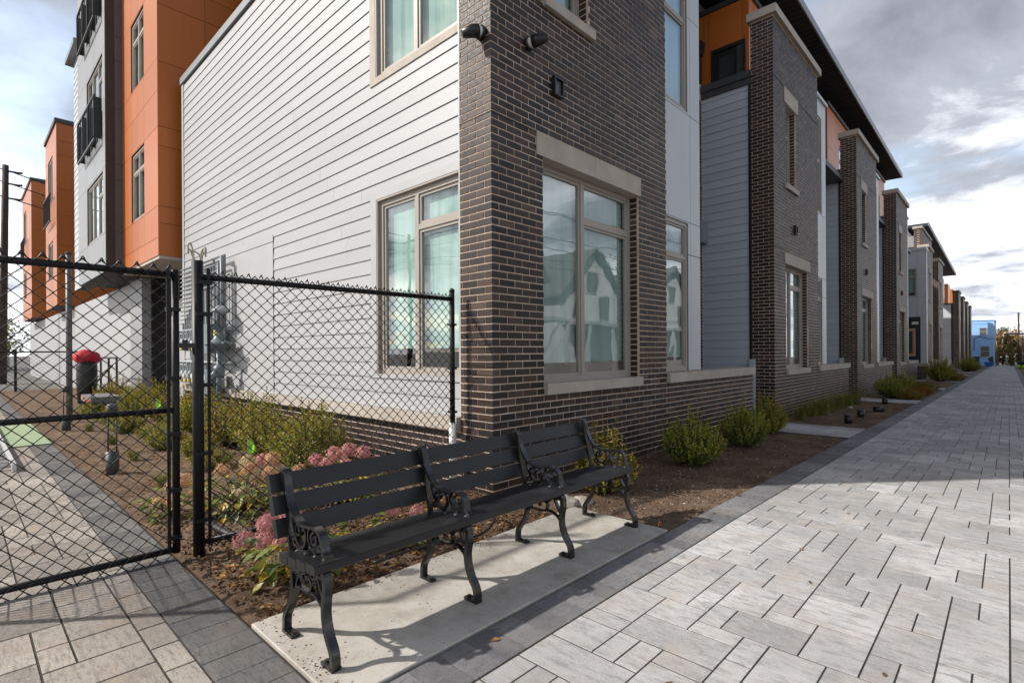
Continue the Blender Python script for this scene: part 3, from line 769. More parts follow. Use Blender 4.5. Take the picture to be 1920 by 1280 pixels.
for (wd, vb, hb) in ((HW, -4.48, [(-4.48, -3.7, 2.55)]), (HU, -4.48, [(-4.48, -3.7, 5.6)])):
    a0, a1, z0, z1 = wd; tw = .115
    tr_ = MB().axbox('Y', SY, a0, a0 + tw, -.024, .05, z0 - (.0), z1).axbox('Y', SY, a0 + tw, a1, -.024, .05, z1 - tw * .8, z1)
    tr_.axbox('Y', SY, a0 + tw, a1, -.024, .05, z0, z0 + .045 if wd is HW else z0 + .075)
    tr_.build('window_trim', 'white_trim' if wd is HW else 'stone', t0)
    zb_ = z0 + (.046 if wd is HW else .076)
    MB().axbox('Y', SY, a0 + tw, a0 + tw + .02, -.02, .1, zb_, z1 - tw * .8).axbox('Y', SY, a0 + tw + .02, a1, -.02, .1, z1 - tw * .8 - .02, z1 - tw * .8).axbox('Y', SY, a1 - .012, a1, -.02, .1, zb_, z1 - tw * .8 - .02).build('window_liner', 'frame', t0)
    window(t0, 'Y', SY + .02, a0 + tw + .02, a1 - .012, zb_, z1 - tw * .8 - .02, [vb], hb, inner=.4, dark=.28 if wd is HW else .02)
lg = MB(); x = -12.55
while x < -3.80:
    lg.box(x, min(x + 1.22, -3.742) - .004, SY - .085, SY + .05, .512, .638); x += 1.22
lg.build('ledge', 'stone', t0)
bw = MB().box(-12.55, -3.745, SY - .001, SY + .3, -.4, .512).build('base_wall', 'mortar', t0)
place_pieces(bricks_side(SY - .006, -3.748, -12.5, -.115, .512, corner=False), bw, 280, 'brick', 'brick', 'brick_field')
MB().box(-12.62, -3.74, SY - .05, SY + .3, 6.862, 7.0).build('coping', 'grey_metal', t0)

# ---- security cameras and wall lamps
def sec_cam(label, p, d, up):
    t = thing('security_camera', label, 'camera', p); d = Vector(d).normalized()
    p = Vector(p)
    MB().tube([p, p + d * .03], .062, 18).build('base', 'black_metal', t, True)
    MB().tube([p + d * .025, p + d * .06], [.052, .046], 18).build('collar', 'white_plate', t, True)
    a = p + d * .07; e = a + (d * .5 + Vector(up)).normalized() * .13
    MB().tube([a - d * .02, a + (e - a) * .25, e], [.058, .056, .036], 18).build('housing', 'black_metal', t, True)
    MB().tube([e, e + (e - a).normalized() * .006], .026, 16).build('lens', 'lens', t)
sec_cam('black security camera on the narrow side of the brick corner pier', (-3.42, 3.245, 4.10), (0, -1, 0), (-.35, 0, -.25))
sec_cam('black security camera on the wide front of the brick corner pier', (-3.305, 3.75, 4.17), (1, 0, 0), (0, .35, .1))
def sq_lamp(k, y, z, label):
    t = thing('wall_lamp', label, 'lamp', (FX, y, z))
    MB().box(FX + .0045, FX + .05, y - .075, y - .055, z - .095, z + .095).box(FX + .0045, FX + .05, y + .055, y + .075, z - .095, z + .095).box(FX + .0045, FX + .05, y - .055, y + .055, z + .075, z + .095).box(FX + .0045, FX + .05, y - .055, y + .055, z - .095, z - .075).build('frame', 'black_metal', t)
    MB().box(FX + .0045, FX + .02, y - .055, y + .055, z - .075, z + .075).build('lens', 'lens', t)
LL = ['square black wall lamp above the big lintel of the end house corner pier',
      'small black wall lamp on the pier of the second house',
      'small black wall lamp on the pier of the third house', 'small black wall lamp on the pier of the fourth house']
for k in range(4): sq_lamp(k, 4.17 + 7.7 * k + (.45 if k else 0), 3.90 - .08 * k - (.02 if k else 0), LL[k])

# ================================================================== BUILDING BEYOND THE GAP, AND THE LAST ROW
def far_house(y0, dz, label, piers, panel_first, zt, roof_y=None, sid=None, roofz=9.3):
    t = thing('far_townhouse', label, 'townhouse', (FX, y0, dz), 'townhouses beyond the gap')
    for a, b in piers:
        c = holed(MB(), 'X', FX - .005, a + .005, b, .001, .42, dz - .6, zt, [(a + .7, b - .9, dz + .95, dz + 3.0), (a + .7, b - 1.3, dz + 4.4, dz + 6.0)]).build('brick_pier', 'mortar', t)
        h = [(a + .7, b - .9, dz + .95, dz + 3.0), (a + .7, b - 1.3, dz + 4.4, dz + 6.0)]
        place_pieces(bricks_front(FX, a, b, dz - .3, zt, h) + bricks_side(a, FX, PXL, dz - .3, zt), c, 0, 'brick', 'brick', 'brick_field')
        for q in h:
            window(t, 'X', FX - .1, q[0], q[1], q[2], q[3], [], [(q[0], q[1], q[3] - .45)], inner=.25)
            MB().box(FX - .098, FX + .03, q[0] - .1, q[1] + .1, q[3] - .004, q[3] + .2).build('lintel', 'stone', t)
            MB().box(FX - .098, FX + .05, q[0] - .05, q[1] + .05, q[2] - .12, q[2] + .004).build('window_sill', 'stone', t)
        MB().box(PXL - .05, FX + .07, a - .07, b + .06, zt, zt + .16).build('pier_cap', 'stone', t)
        panels(t, 'X', PNL, [b + .001, b + 1.3], [dz + .9, dz + 3.0, dz + 4.6, zt - .5], 'grey_panel', [], depth=.3)
        lw = MB().box(FX - .25, FX - .006, b + .001, b + 3.2, dz - .6, dz + .8).build('low_wall', 'mortar', t)
        place_pieces(bricks_front(FX, b + .01, b + 3.2, dz - .3, dz + .8, corner=False), lw, 0, 'brick', 'brick', 'brick_field')
        MB().box(FX - .28, FX + .045, b + .004, b + 3.2, dz + .802, dz + .92).build('ledge', 'stone', t)
    MB().box(-14, -3.9, y0 + .31, y0 + (piers[-1][1] - y0) + 4, dz - .6, zt - 1.2).build('inner_block', 'bay_panel', t)
    return t
f1 = far_house(36.95, -.34, 'townhouse with pale grey corner panels and black door with orange-framed glass', [(37.75, 40.5), (44.0, 47.3)], True, 7.02)
Y1 = 36.95; D1 = -.34
DR = (-4.3, -3.57, D1 + .85, D1 + 3.4); WN = (-4.6, -3.74, D1 + 4.55, D1 + 6.1)
panels(f1, 'Y', Y1, [-5.6, -4.45, -3.72, PNL + .12], [D1 + .8, D1 + 2.95, D1 + 4.5, D1 + 5.75, D1 + 7.1], 'grey_panel', [DR, WN], depth=.3)
MB().box(-5.6, PNL + .16, Y1 - .05, Y1 + 1.0, D1 + 7.102, D1 + 7.26).build('coping', 'grey_panel', f1)
MB().box(PNL + .0, PNL + .125, Y1 + .302, Y1 + .78, D1 + .8, D1 + 7.1).build('panel_return', 'grey_panel', f1)
bwl = MB().box(-5.6, FX - .01, Y1 - .02, Y1 + .78, D1 - .6, D1 + .68).build('base_wall', 'mortar', f1)
place_pieces(bricks_side(Y1 - .026, FX - .006, -4.2, D1 - .3, D1 + .68) + bricks_front(FX - .004, Y1 - .026, Y1 + .76, D1 - .3, D1 + .68), bwl, 0, 'brick', 'brick', 'brick_field')
MB().box(-5.6, FX + .05, Y1 - .08, Y1 + .79, D1 + .682, D1 + .798).build('ledge', 'stone', f1)
d_ = MB().axbox('Y', Y1, DR[0], DR[1], .02, .08, DR[2], DR[3]).build('door', 'black_metal', f1)
MB().axbox('Y', Y1, -4.25, -3.80, .0, .018, D1 + 1.2, D1 + 2.75).build('door_frame', 'white_trim', d_)
MB().axbox('Y', Y1, -4.25, -3.85, -.01, -.001, D1 + 1.28, D1 + 2.68).build('orange_frame', 'orange_trim', d_)
MB().axbox('Y', Y1, -4.25, -3.93, -.018, -.011, D1 + 1.35, D1 + 2.6).build('pane', 'dark_green_paint', d_)
MB().axbox('Y', Y1, -3.96, -3.66, -.01, .015, D1 + 2.98, D1 + 3.13).build('number_plate', 'white_plate', d_)
window(f1, 'Y', Y1 + .02, WN[0], WN[1], WN[2], WN[3], [], [(WN[0], WN[1], WN[3] - .45)], inner=.2)
ub = MB().box(-4.0, FX - .346, 38.405, 44, 6.4, 8.25).build('upper_pier', 'mortar', f1)
place_pieces(bricks_front(FX - .34, 38.4, 43.5, 6.9, 8.25) + bricks_side(38.4, FX - .34, -4.0, 6.6, 8.25), ub, 0, 'brick', 'brick', 'brick_field')
MB().box(-4.06, FX - .28, 38.33, 43.6, 8.25, 8.38).build('pier_cap', 'stone', f1)
panels(f1, 'Y', 40.5, [-6.4, -5.2, -4.0], [6.7, 7.5], 'orange', [], depth=.2, name='orange_wall')
panels(f1, 'Y', 40.45, [-6.4, -5.2, -4.0], [7.52, 8.2], 'bay_panel', [], depth=.2)
rf = MB().hexa([(-8, 46, 9.75), (-4.0, 46, 9.75), (-4.0, 72, 8.95), (-8, 72, 8.95), (-8, 46, 9.95), (-4.0, 46, 9.95), (-4.0, 72, 9.15), (-8, 72, 9.15)]).build('roof', 'soffit', f1)
MB().hexa([(-4.0, 46, 9.72), (-3.96, 46, 9.72), (-3.96, 72, 8.92), (-4.0, 72, 8.92), (-4.0, 46, 10.0), (-3.96, 46, 10.0), (-3.96, 72, 9.2), (-4.0, 72, 9.2)]).build('fascia', 'grey_metal', rf)
MB().box(-14, -4.9, 44, 58, 5.83, 9.2).build('upper_block', 'bay_panel', f1)
D3 = -.62
for q, ya in enumerate((63.0, 69.7, 76.4, 83.1)):
    lab = ['pale lap-sided house end wall and brick pier at the start of the last row', 'second brick pier house of the last row', 'third brick pier house of the last row', 'final brick pier house of the last row by the blue building'][q]
    tt = thing('row_house', lab, 'townhouse', (FX, ya, D3), 'houses of the last row')
    zt = 6.45 - .06 * q
    c = MB().box(PXL, FX - .004, ya, ya + 2.8, D3 - .8, zt).build('brick_pier', 'mortar', tt)
    place_pieces(bricks_front(FX, ya, ya + 2.8, D3 - .5, zt) + bricks_side(ya - .005, FX, PXL, D3 - .5, zt), c, 0, 'brick', 'brick', 'brick_field')
    MB().box(PXL - .04, FX + .06, ya - .06, ya + 2.85, zt, zt + .15).build('pier_cap', 'brick', tt)
    for z in (1.6, 4.6): MB().box(FX + .005, FX + .04, ya + .9, ya + 1.9, z - .7, z - .55).box(FX + .004, FX + .01, ya + 1, ya + 1.8, z - .55, z + 1.0).build('window', 'frame', tt)
    MB().box(-8, -3.8, ya + .02, ya + 6.6, D3 - .8, 5.4).build('inner_block', 'bay_panel', tt)
    if q == 0:
        siding(tt, ya - .02, -5.6, PXL - .12, D3 + .3, 5.35, 'pale_siding', ex=.168, depth=.03, seams=False)
        MB().box(-5.6, PXL - .005, ya - .08, ya + .2, 5.355, 5.47).build('coping', 'dark_fascia', tt)
        MB().box(PXL - .115, PXL - .002, ya - .05, ya + .01, D3 + .9, 5.35).build('corner_trim', 'black_metal', tt)
        MB().box(-5.6, PXL - .003, ya - .05, ya + .01, D3 - .6, D3 + .29).build('base', 'pale_siding', tt)
    panels(tt, 'Y', ya + 3, [-6.0, -4.68], [5.5, 8.2], 'orange', [], depth=.15, name='orange_wall', ins=(0, .02))
    panels(tt, 'X', -4.68, [ya + 3.0115, ya + 4.2, ya + 5.4], [5.5, 8.2], 'orange', [], depth=.3, name='orange_wall')
    if q == 3 or q == 0:
        MB().box(FX - .25, FX + .04, ya + 2.81, ya + 6.0, D3 + .72, D3 + .86).build('ledge', 'stone', tt)
        MB().box(FX - .22, FX + .004, ya + 2.81, ya + 6.0, D3 - .8, D3 + .715).build('low_wall', 'brick', tt)

# ================================================================== APARTMENT BUILDING ON THE LEFT
ap = thing('apartment_building', 'tall apartment block with orange bay and grey balcony bay beyond the white wall', 'building', (-14.5, 2.9, 0))
BX0, BX1, BY = -16.25, -12.87, 2.9
A1 = (-15.26, -14.02, 4.36, 5.97); A2 = (-15.26, -14.02, 7.46, 9.07)
panels(ap, 'Y', BY, [BX0, A1[0], -14.64, A1[1], BX1], [3.30, 3.68, 4.34, 5.99, 6.75, 7.44, 9.09, 10.0, 11.0], 'orange', [A1, A2], depth=.2, name='orange_bay', ins=(0, .02))
for a in (A1, A2): window(ap, 'Y', BY + .03, *a, [(a[0] + a[1]) / 2], [(a[0], a[1], a[2] + 1.15)], inner=.3, fw=.06)
panels(ap, 'X', BX1, [BY + .0115, 3.8, 4.6, 5.6], [3.30, 3.98, 4.34, 5.6, 6.0, 7.36, 8.56, 9.1, 11.0], 'orange', [], depth=.2, name='orange_bay_side')
MB().box(BX1 - .2, BX1, BY, BY + .2, 3.30, 11.0).build('bay_corner', 'orange', ap) if False else None
MB().box(BX0, BX1 - .21, BY + .21, 5.6, 3.32, 11.0).build('bay_core', 'gap', ap)
MB().box(BX0, BX1 - .003, BY + .015, 3.9, 3.24, 3.298).build('soffit', 'stone', ap)
GX0, GX1, GY = -20.4, -16.25, 2.55
G1 = (-18.85, -16.55, 4.28, 5.86); G2 = (-18.85, -16.55, 6.75, 8.84); G3 = (-18.85, -16.55, 9.85, 11.8)
panels(ap, 'Y', GY, [GX0, G1[0], -17.7, G1[1], GX1], [3.30, 4.26, 5.9, 6.7, 8.9, 9.8, 11.9, 12.6], 'bay_panel', [G1, G2, G3], depth=.2, name='grey_bay')
for a in (G1, G2, G3): window(ap, 'Y', GY + .03, *a, [a[0] + .78, a[0] + 1.55], [(a[0] + 1.55, a[1], a[3] - .5)], inner=.3, fw=.06)
MB().box(GX1 - .2, GX1 - .002, GY + .0115, BY, 3.31, 12.6).build('grey_bay_side', 'charcoal_panel', ap)  # darker panel than the front: the side's shade is put into its colour
for z in (4.3, 5.6, 6.0, 7.4, 8.6, 9.2, 10.5): MB().box(GX1 - .003, GX1 + .002, GY + .012, BY - .001, z, z + .012).build('panel_seam', 'gap', ap)
MB().box(GX0, GX1 - .21, GY + .21, 5.6, 3.3, 12.6).build('grey_bay_core', 'gap', ap)
for z in (6.65, 9.75):                                     # railings
    rl = MB().box(-19.3, -16.7, GY - .16, GY - .12, z + 1.10, z + 1.15).box(-19.3, -16.7, GY - .16, GY - .12, z, z + .05).build('railing', 'black_metal', ap)
    for x in (-19.3, -18.45, -17.6, -16.74): MB().box(x, x + .04, GY - .165, GY + .012, z + .06, z + 1.09).build('railing_post', 'black_metal', rl)
    bars = MB()
    for i in range(10): bars.box(-19.12 + i * .26, -19.105 + i * .26, GY - .15, GY - .13, z + .051, z + 1.099)
    bars.build('baluster', 'black_metal', rl)
siding(ap, GY + .1, -21.9, GX0 - .01, 3.3, 10.6, 'pale_siding', ex=.2, depth=.3, seams=False)
MB().hexa([(-22.2, GY - .1, 10.62), (-20.4, GY - .1, 10.62), (-20.4, 5.5, 10.62), (-22.6, 5.5, 10.62), (-22.2, GY - .1, 10.78), (-20.4, GY - .1, 10.78), (-20.4, 5.5, 10.82), (-22.6, 5.5, 10.82)]).build('eave', 'grey_metal', ap)
# ground floor below the bays
gf = 3.42
MB().box(-48, -17.7, gf, gf + .4, -.3, 3.23).build('ground_floor_wall', 'white_trim', ap)
MB().box(-17.695, -16.4, gf - .1, gf + .1, -.3, 3.235).build('column', 'bay_panel', ap)
MB().box(-17.69, -12.6, 5.3, 5.4, -.3, 3.23).build('entry_back_wall', 'charcoal_panel', ap)
MB().box(-17.76, -17.697, gf + .41, 5.29, -.3, 3.22).build('entry_side_wall', 'charcoal_panel', ap)
MB().box(-12.95, -12.60, SY + .2, 5.29, -.3, 3.2).build('entry_side_wall', 'stone', ap)
MB().box(-15.3, -14.3, 3.75, 3.9, -.2, 2.55).build('utility_cabinet', 'white_trim', ap)
MB().axbox('Y', 5.3, -14.6, -13.6, -.04, -.002, -.1, 2.2).build('door', 'black_metal', ap)
MB().box(-16.25, -12.88, 5.6, 9.0, 3.3, 11.3).build('rear_block', 'charcoal_panel', ap)
MB().box(-20, -12.7, 11.1, 40, -.3, 11.5).build('stair_block', 'charcoal_panel', ap)
for q, (x0, x1, lab) in enumerate(((-32.75, -28.9, 'orange bay house with black balcony railing beyond the tall grey bay'), (-45.2, -39.6, 'farthest orange bay house with balcony near the utility pole'))):
    b = thing('orange_bay_house', lab, 'building', (x0, BY, 0), 'orange bay houses in the distance')
    wq = [(x0 + 1.0, x0 + 2.6, 8.0, 9.9), (x0 + 1.0, x0 + 2.6, 4.6, 6.2)]
    panels(b, 'Y', BY, [x0, x0 + 1.0, x0 + 2.6, x1], [3.3, 4.6, 6.2, 7.0, 8.0, 9.9, 10.95], 'orange', wq, depth=.2, name='orange_bay', ins=(0, .02))
    panels(b, 'X', x1, [BY + .0115, 4.4, 6.0], [3.3, 4.6, 5.8, 7.1, 8.2, 9.6, 10.2, 10.95], 'orange', [], depth=.2, name='orange_bay_side')
    MB().box(x0, x1 - .21, BY + .21, 6.0, 3.3, 10.95).build('bay_core', 'gap', b)
    for a in wq: window(b, 'Y', BY + .03, *a, [(a[0] + a[1]) / 2], [], inner=.15, fw=.07)
    MB().box(x0 - .05, x1 + .06, BY - .06, 6.0, 10.952, 11.12).build('coping', 'dark_fascia', b)
    rl = MB().box(x0 + .8, x0 + 3.2, BY - .17, BY - .12, 8.05, 8.1).box(x0 + .8, x0 + 3.2, BY - .17, BY - .12, 6.9, 6.95).build('railing', 'black_metal', b)
    bars = MB()
    for i in range(8): bars.box(x0 + .8 + i * .33, x0 + .82 + i * .33, BY - .16, BY - .13, 6.951, 8.049)
    bars.build('baluster', 'black_metal', rl)

# ================================================================== BENCH
be = thing('park_bench', 'long black slatted park bench with cast iron scroll arms on the concrete pad', 'bench', (-2.15, 2.15, .004))
BY0, BY1 = .955, 3.345; SUPY = [1.015, 1.775, 2.545, 3.295]
def slat(x0, x1, z0, z1, tilt_pts=None, name='seat_slat'):
    m_ = MB(); c = .004
    if tilt_pts is None:
        p = [(x0 + c, z0), (x1 - c, z0), (x1, z0 + c), (x1, z1 - c), (x1 - c, z1), (x0 + c, z1), (x0, z1 - c), (x0, z0 + c)]
    else: p = tilt_pts
    n = len(p)
    for y in (BY0, BY1): m_.v += [(a, y, b) for a, b in p]
    for i in range(n): m_.f.append((i, (i + 1) % n, n + (i + 1) % n, n + i))
    m_.f.append(tuple(reversed(range(n)))); m_.f.append(tuple(range(n, 2 * n)))
    return m_.build(name, 'bench_slat', be)
for i in range(4):
    xa = -2.295 + i * .0825; z = .388 + i * .0088
    slat(xa, xa + .0775, z - .037, z)
def back_slat(zb, zt):
    # board leaning back with the posts
    def xb(z): return -2.305 - (z - .44) * .36
    n_ = .037
    pts = [(xb(zb), zb), (xb(zt), zt), (xb(zt) - n_, zt - .012), (xb(zb) - n_, zb - .012)]
    slat(0, 0, 0, 0, pts, 'back_slat')
for zb, zt in ((.445, .523), (.537, .615), (.629, .707)): back_slat(zb, zt)
def bolt_ring(m_, cx, cz, r, y, wy, th, a0=0, a1=360, n=12):
    pts = [(cx + r * math.cos(R(a0 + (a1 - a0) * i / n)), cz + r * math.sin(R(a0 + (a1 - a0) * i / n))) for i in range(n + 1)]
    m_.ribbon(pts, wy, th, y)
for y in SUPY:
    post = MB()      # back post sweeping into the arm and down to the seat front
    pts = crom([(-2.392, 0, .716), (-2.375, 0, .728), (-2.355, 0, .715), (-2.335, 0, .65), (-2.305, 0, .585), (-2.262, 0, .540), (-2.20, 0, .520), (-2.13, 0, .524), (-2.07, 0, .530), (-2.025, 0, .516), (-2.004, 0, .475), (-1.992, 0, .445), (-1.965, 0, .430)])
    post.ribbon([(p[0], p[2]) for p in pts], .034, .013, y)
    sup = post.build('arm', 'cast_iron', be, False)
    sc_ = MB(); wy, th = .024, .009
    for q in ([(-2.285, .555), (-2.270, .50), (-2.235, .445), (-2.185, .415), (-2.13, .418)], [(-2.205, .52), (-2.165, .505), (-2.150, .47), (-2.165, .435), (-2.19, .42)],
              [(-2.12, .52), (-2.13, .48), (-2.105, .445), (-2.06, .425)], [(-2.075, .515), (-2.105, .49), (-2.085, .46), (-2.055, .475), (-2.06, .50)]):
        sc_.ribbon([(p[0], p[2]) for p in crom([(a, 0, b) for a, b in q], 5)], wy, th, y)
    bolt_ring(sc_, -2.225, .487, .020, y, wy, th); bolt_ring(sc_, -2.250, .432, .015, y, wy, th)
    sc_.build('scrollwork', 'cast_iron', sup)
    for i in range(4): MB().tube([(-2.256 + i * .0825, y, .389 + i * .0088), (-2.256 + i * .0825, y, .3925 + i * .0088)], .0065, 10).build('bolt', 'grey_metal', be)
    leg = MB()
    fl = crom([(-2.005, 0, .378), (-1.985, 0, .345), (-1.983, 0, .30), (-1.994, 0, .24), (-1.990, 0, .18), (-1.968, 0, .125), (-1.935, 0, .08), (-1.925, 0, .045), (-1.925, 0, .008)])
    leg.ribbon([(p[0], p[2]) for p in fl], .036, .024, y); leg.box(-2.005, -1.913, y - .02, y + .02, .0045, .018)
    leg.tube([(-1.985, y, .018), (-1.985, y, .026)], .010, 8)
    leg.build('leg', 'cast_iron', be)
    leg = MB()
    rl = crom([(-2.30, 0, .72 - .34), (-2.285, 0, .32), (-2.275, 0, .26), (-2.285, 0, .19), (-2.32, 0, .13), (-2.352, 0, .085), (-2.36, 0, .05), (-2.36, 0, .008)])
    leg.ribbon([(p[0], p[2]) for p in rl], .034, .022, y); leg.box(-2.37, -2.275, y - .019, y + .019, .0045, .018)
    leg.tube([(-2.29, y, .018), (-2.29, y, .028)], .012, 8); leg.build('leg', 'cast_iron', be)
    br_ = MB()
    for q in ([(-2.278, .225), (-2.23, .245), (-2.16, .245), (-2.09, .255), (-2.03, .235), (-1.995, .20)], [(-1.995, .245), (-2.03, .30), (-2.055, .35)], [(-2.245, .245), (-2.225, .29), (-2.185, .30), (-2.165, .27)], [(-2.12, .25), (-2.105, .29), (-2.135, .315), (-2.16, .29)]):
        br_.ribbon([(p[0], p[2]) for p in crom([(a, 0, b) for a, b in q], 5)], .022, .010, y)
    bolt_ring(br_, -2.145, .325, .022, y, .02, .009); bolt_ring(br_, -2.20, .335, .018, y, .02, .009); bolt_ring(br_, -2.095, .33, .016, y, .02, .009)
    br_.box(-2.30, -1.985, y - .014, y + .014, .337, .349); br_.build('bracket', 'cast_iron', be)
    bk = MB(); bk.ribbon([(p[0], p[2]) for p in crom([(-2.30, 0, .38), (-2.312, 0, .46), (-2.335, 0, .55), (-2.362, 0, .64), (-2.380, 0, .712)])], .030, .012, y); bk.build('back_strap', 'cast_iron', be)

# ================================================================== CHAIN LINK FENCE AND GATE
GXF = -3.70
def chain(y0, y1, z0, z1, pitch=.0795):
    m_ = MB(); n = 2 * int((y1 - y0) / pitch); h = pitch / 2; k = int((z1 - z0) / h); r = .0041
    st = (y1 - y0) / n
    for i in range(n):
        ya = y0 + (i + .5) * st
        pts = []
        for j in range(k + 1):
            sgn = 1 if ((j + i) % 2 == 0) else -1
            pts.append((GXF + (.0035 if sgn > 0 else -.0035), ya + sgn * (st / 2 + .0012), z0 + j * h))
        m_.tube(pts, r, 5, False)
    for i in range(0, n + 1, 2):                          # folded knuckles at the selvage
        yy = y0 + i * st
        for ze, s in ((z0 + k * h, 1), (z0, -1)):
            m_.tube([(GXF + .004, yy - .014, ze - s * .012), (GXF + .007, yy - .004, ze + s * .006), (GXF + .001, yy + .002, ze + s * .012), (GXF - .006, yy + .007, ze + s * .005), (GXF - .006, yy + .016, ze - s * .014)], r, 5, False)
    return m_
ga = thing('chain_link_gate', 'black chain link gate with pipe frame across the side path', 'gate', (GXF, .4, 0))
GY0, GY1 = -.22, .925
tag(chain(GY0 + .04, GY1 - .035, -.012, 1.795).build('chain_mesh', 'fence', ga), kind='stuff')
XF = GXF - .022
for nm, p, r in (('top_rail', [(XF, GY0, 1.735), (XF, GY1, 1.735)], .020), ('mid_rail', [(XF, GY0, .905), (XF, GY1, .905)], .017), ('bottom_rail', [(XF, GY0, .052), (XF, GY1, .052)], .019),
                 ('stile', [(XF, GY1, .03), (XF, GY1, 1.765)], .021), ('stile', [(XF, GY0, .03), (XF, GY0, 1.765)], .021)):
    MB().tube(p, r, 14).build(nm, 'fence', ga, True)
MB().box(GXF - .006, GXF + .003, GY1 - .052, GY1 - .034, .04, 1.77).build('tension_bar', 'fence', ga)
for z in (.13, .42, .76, 1.10, 1.52): MB().box(GXF - .048, GXF + .012, GY1 - .05, GY1 + .022, z - .011, z + .011).build('tension_band', 'fence', ga)
MB().box(XF - .022, XF + .022, GY1 + .005, GY1 + .10, 1.285, 1.315).tube([(XF + .01, GY1 + .05, 1.27), (XF + .01, GY1 + .05, 1.335)], .016, 10).build('latch', 'black_metal', ga)
fe = thing('chain_link_fence', 'black chain link fence panel between the gate post and the brick pier', 'fence', (GXF, 2.1, 0))
FY0, FY1 = 1.105, 3.125
tag(chain(FY0, FY1, .02, 1.79).build('chain_mesh', 'fence', fe), kind='stuff')
MB().tube([(XF, 1.06, 1.735), (XF, FY1, 1.735)], .020, 14).build('top_rail', 'fence', fe, True)
MB().tube([(XF, 1.06, .055), (XF, FY1, .055)], .018, 14).build('bottom_rail', 'fence', fe, True)
MB().box(GXF - .005, GXF + .004, FY0 - .010, FY0 + .008, .03, 1.79).build('tension_bar', 'fence', fe)
for z in (.20, .62, 1.05, 1.5, 1.70): MB().box(GXF - .06, GXF + .012, 1.03, FY0 + .02, z - .012, z + .012).build('tension_band', 'fence', fe)
MB().tube([(XF, 3.135, .55), (XF, 3.135, 1.80)], .024, 16).build('end_post', 'fence', fe, True)
MB().lathe(XF, 3.135, [(.026, 1.80), (.026, 1.815), (.018, 1.83), (.004, 1.836)], 16).build('post_cap', 'fence', fe, True)
MB().tube([(XF, 3.135, -.1), (XF, 3.135, .60)], .034, 18).build('post_sleeve', 'pvc', fe, True)
for z in (.7, 1.1, 1.5): MB().box(GXF - .05, GXF + .01, 3.10, 3.165, z - .01, z + .01).build('tension_band', 'fence', fe)
gp_ = thing('gate_post', 'thick black steel post beside the gate with pale cord stuffed in its top', 'post', (XF, 1.048, 0))
MB().tube([(XF, 1.048, -.12), (XF, 1.048, 1.835)], .033, 20).build('pipe', 'fence', gp_, True)
rp = random.Random(4)
for i in range(6):
    a = rp.uniform(0, 6.28); dx, dy = math.cos(a) * .018, math.sin(a) * .018; h = rp.uniform(.05, .11); lx, ly = rp.uniform(-.03, .06), rp.uniform(-.07, .04)
    MB().tube(crom([(XF + dx, 1.048 + dy, 1.80), (XF + dx * 1.3 + lx * .2, 1.048 + dy * 1.3 + ly * .2, 1.835 + h * .6), (XF + dx + lx * .7, 1.048 + dy + ly * .7, 1.835 + h), (XF + dx + lx, 1.048 + dy + ly, 1.835 + h * .82), (XF + dx + lx * .8, 1.048 + dy + ly * .95, 1.835 + h * .55)], 4), .0055, 6).build('cord', 'rope', gp_, True)
# distant fence behind the side path
ff = thing('distant_fence', 'distant low black fence crossing beyond the planting bed', 'fence', (-25, 2, 0))
MB().tube([(-25, -2.6, 1.34), (-25, 3.35, 1.34)], .025, 8).build('top_rail', 'fence', ff)
for y in (-2.6, -.6, 1.4, 3.3): MB().tube([(-25, y, -.2), (-25, y, 1.42)], .04, 8).build('post', 'fence', ff)
mm = MB()
for i in range(42):
    for s in (1, -1):
        yb_ = -2.6 + i * .14
        mm.tube([(-25, max(-2.6, min(3.3, yb_)), .05), (-25, max(-2.6, min(3.3, yb_ + s * 1.25)), 1.30)], .004, 4, False)
tag(mm.build('chain_mesh', 'fence', ff), kind='stuff')

# ================================================================== GAS METERS
def meter(x, z, label, k):
    t = thing('gas_meter', label, 'gas meter', (x, 3.1, z), 'gas meters on the white wall')
    m_ = MB(); y0, y1 = 3.03, 3.16
    m_.hexa([(x - .085, y0 + .02, z - .11), (x + .085, y0 + .02, z - .11), (x + .085, y1, z - .11), (x - .085, y1, z - .11), (x - .10, y0, z + .02), (x + .10, y0, z + .02), (x + .10, y1, z + .02), (x - .10, y1, z + .02)])
    m_.hexa([(x - .10, y0, z + .021), (x + .10, y0, z + .021), (x + .10, y1, z + .021), (x - .10, y1, z + .021), (x - .07, y0 + .03, z + .12), (x + .07, y0 + .03, z + .12), (x + .07, y1 - .02, z + .12), (x - .07, y1 - .02, z + .12)])
    m_.build('body', 'meter', t)
    MB().tube([(x, y0 - .012, z + .03), (x, y0 + .01, z + .03)], .045, 14).build('dial', 'white_plate', t)
    MB().box(x - .04, x + .04, y0 + .003, y0 + .012, z - .09, z - .03).build('tag', 'tag', t)
    MB().box(x - .04, x + .04, y0 + .006, y0 + .014, z - .028, z - .012).build('sticker', 'pink', t)
    for s in (-.055, .055):
        MB().tube([(x + s, 3.10, z + .10), (x + s, 3.10, z + .22)], .018, 8).lathe(x + s, 3.10, [(.026, z + .12), (.026, z + .15)], 8).build('union', 'meter', t)
    MB().tube([(x - .055, 3.10, z + .2), (x - .055, 3.10, z + .27), (x - .055, 3.2, z + .27)], .016, 8).build('regulator_pipe', 'meter', t)
NM = 8
for r_, z in enumerate((1.42, .80)):
    for i in range(NM):
        meter(-12.15 + i * .255, z, 'small grey gas meter with yellow tag in the %s row on the white wall' % ('upper', 'lower')[r_], i)
mf = thing('gas_pipework', 'bank of grey gas pipes stepping up the white wall above the meters', 'pipes', (-11, 3.2, 0))
for z in (1.70, 1.08): MB().tube([(-12.4, 3.19, z), (-9.5, 3.19, z)], .035, 10).build('manifold', 'meter', mf, True)
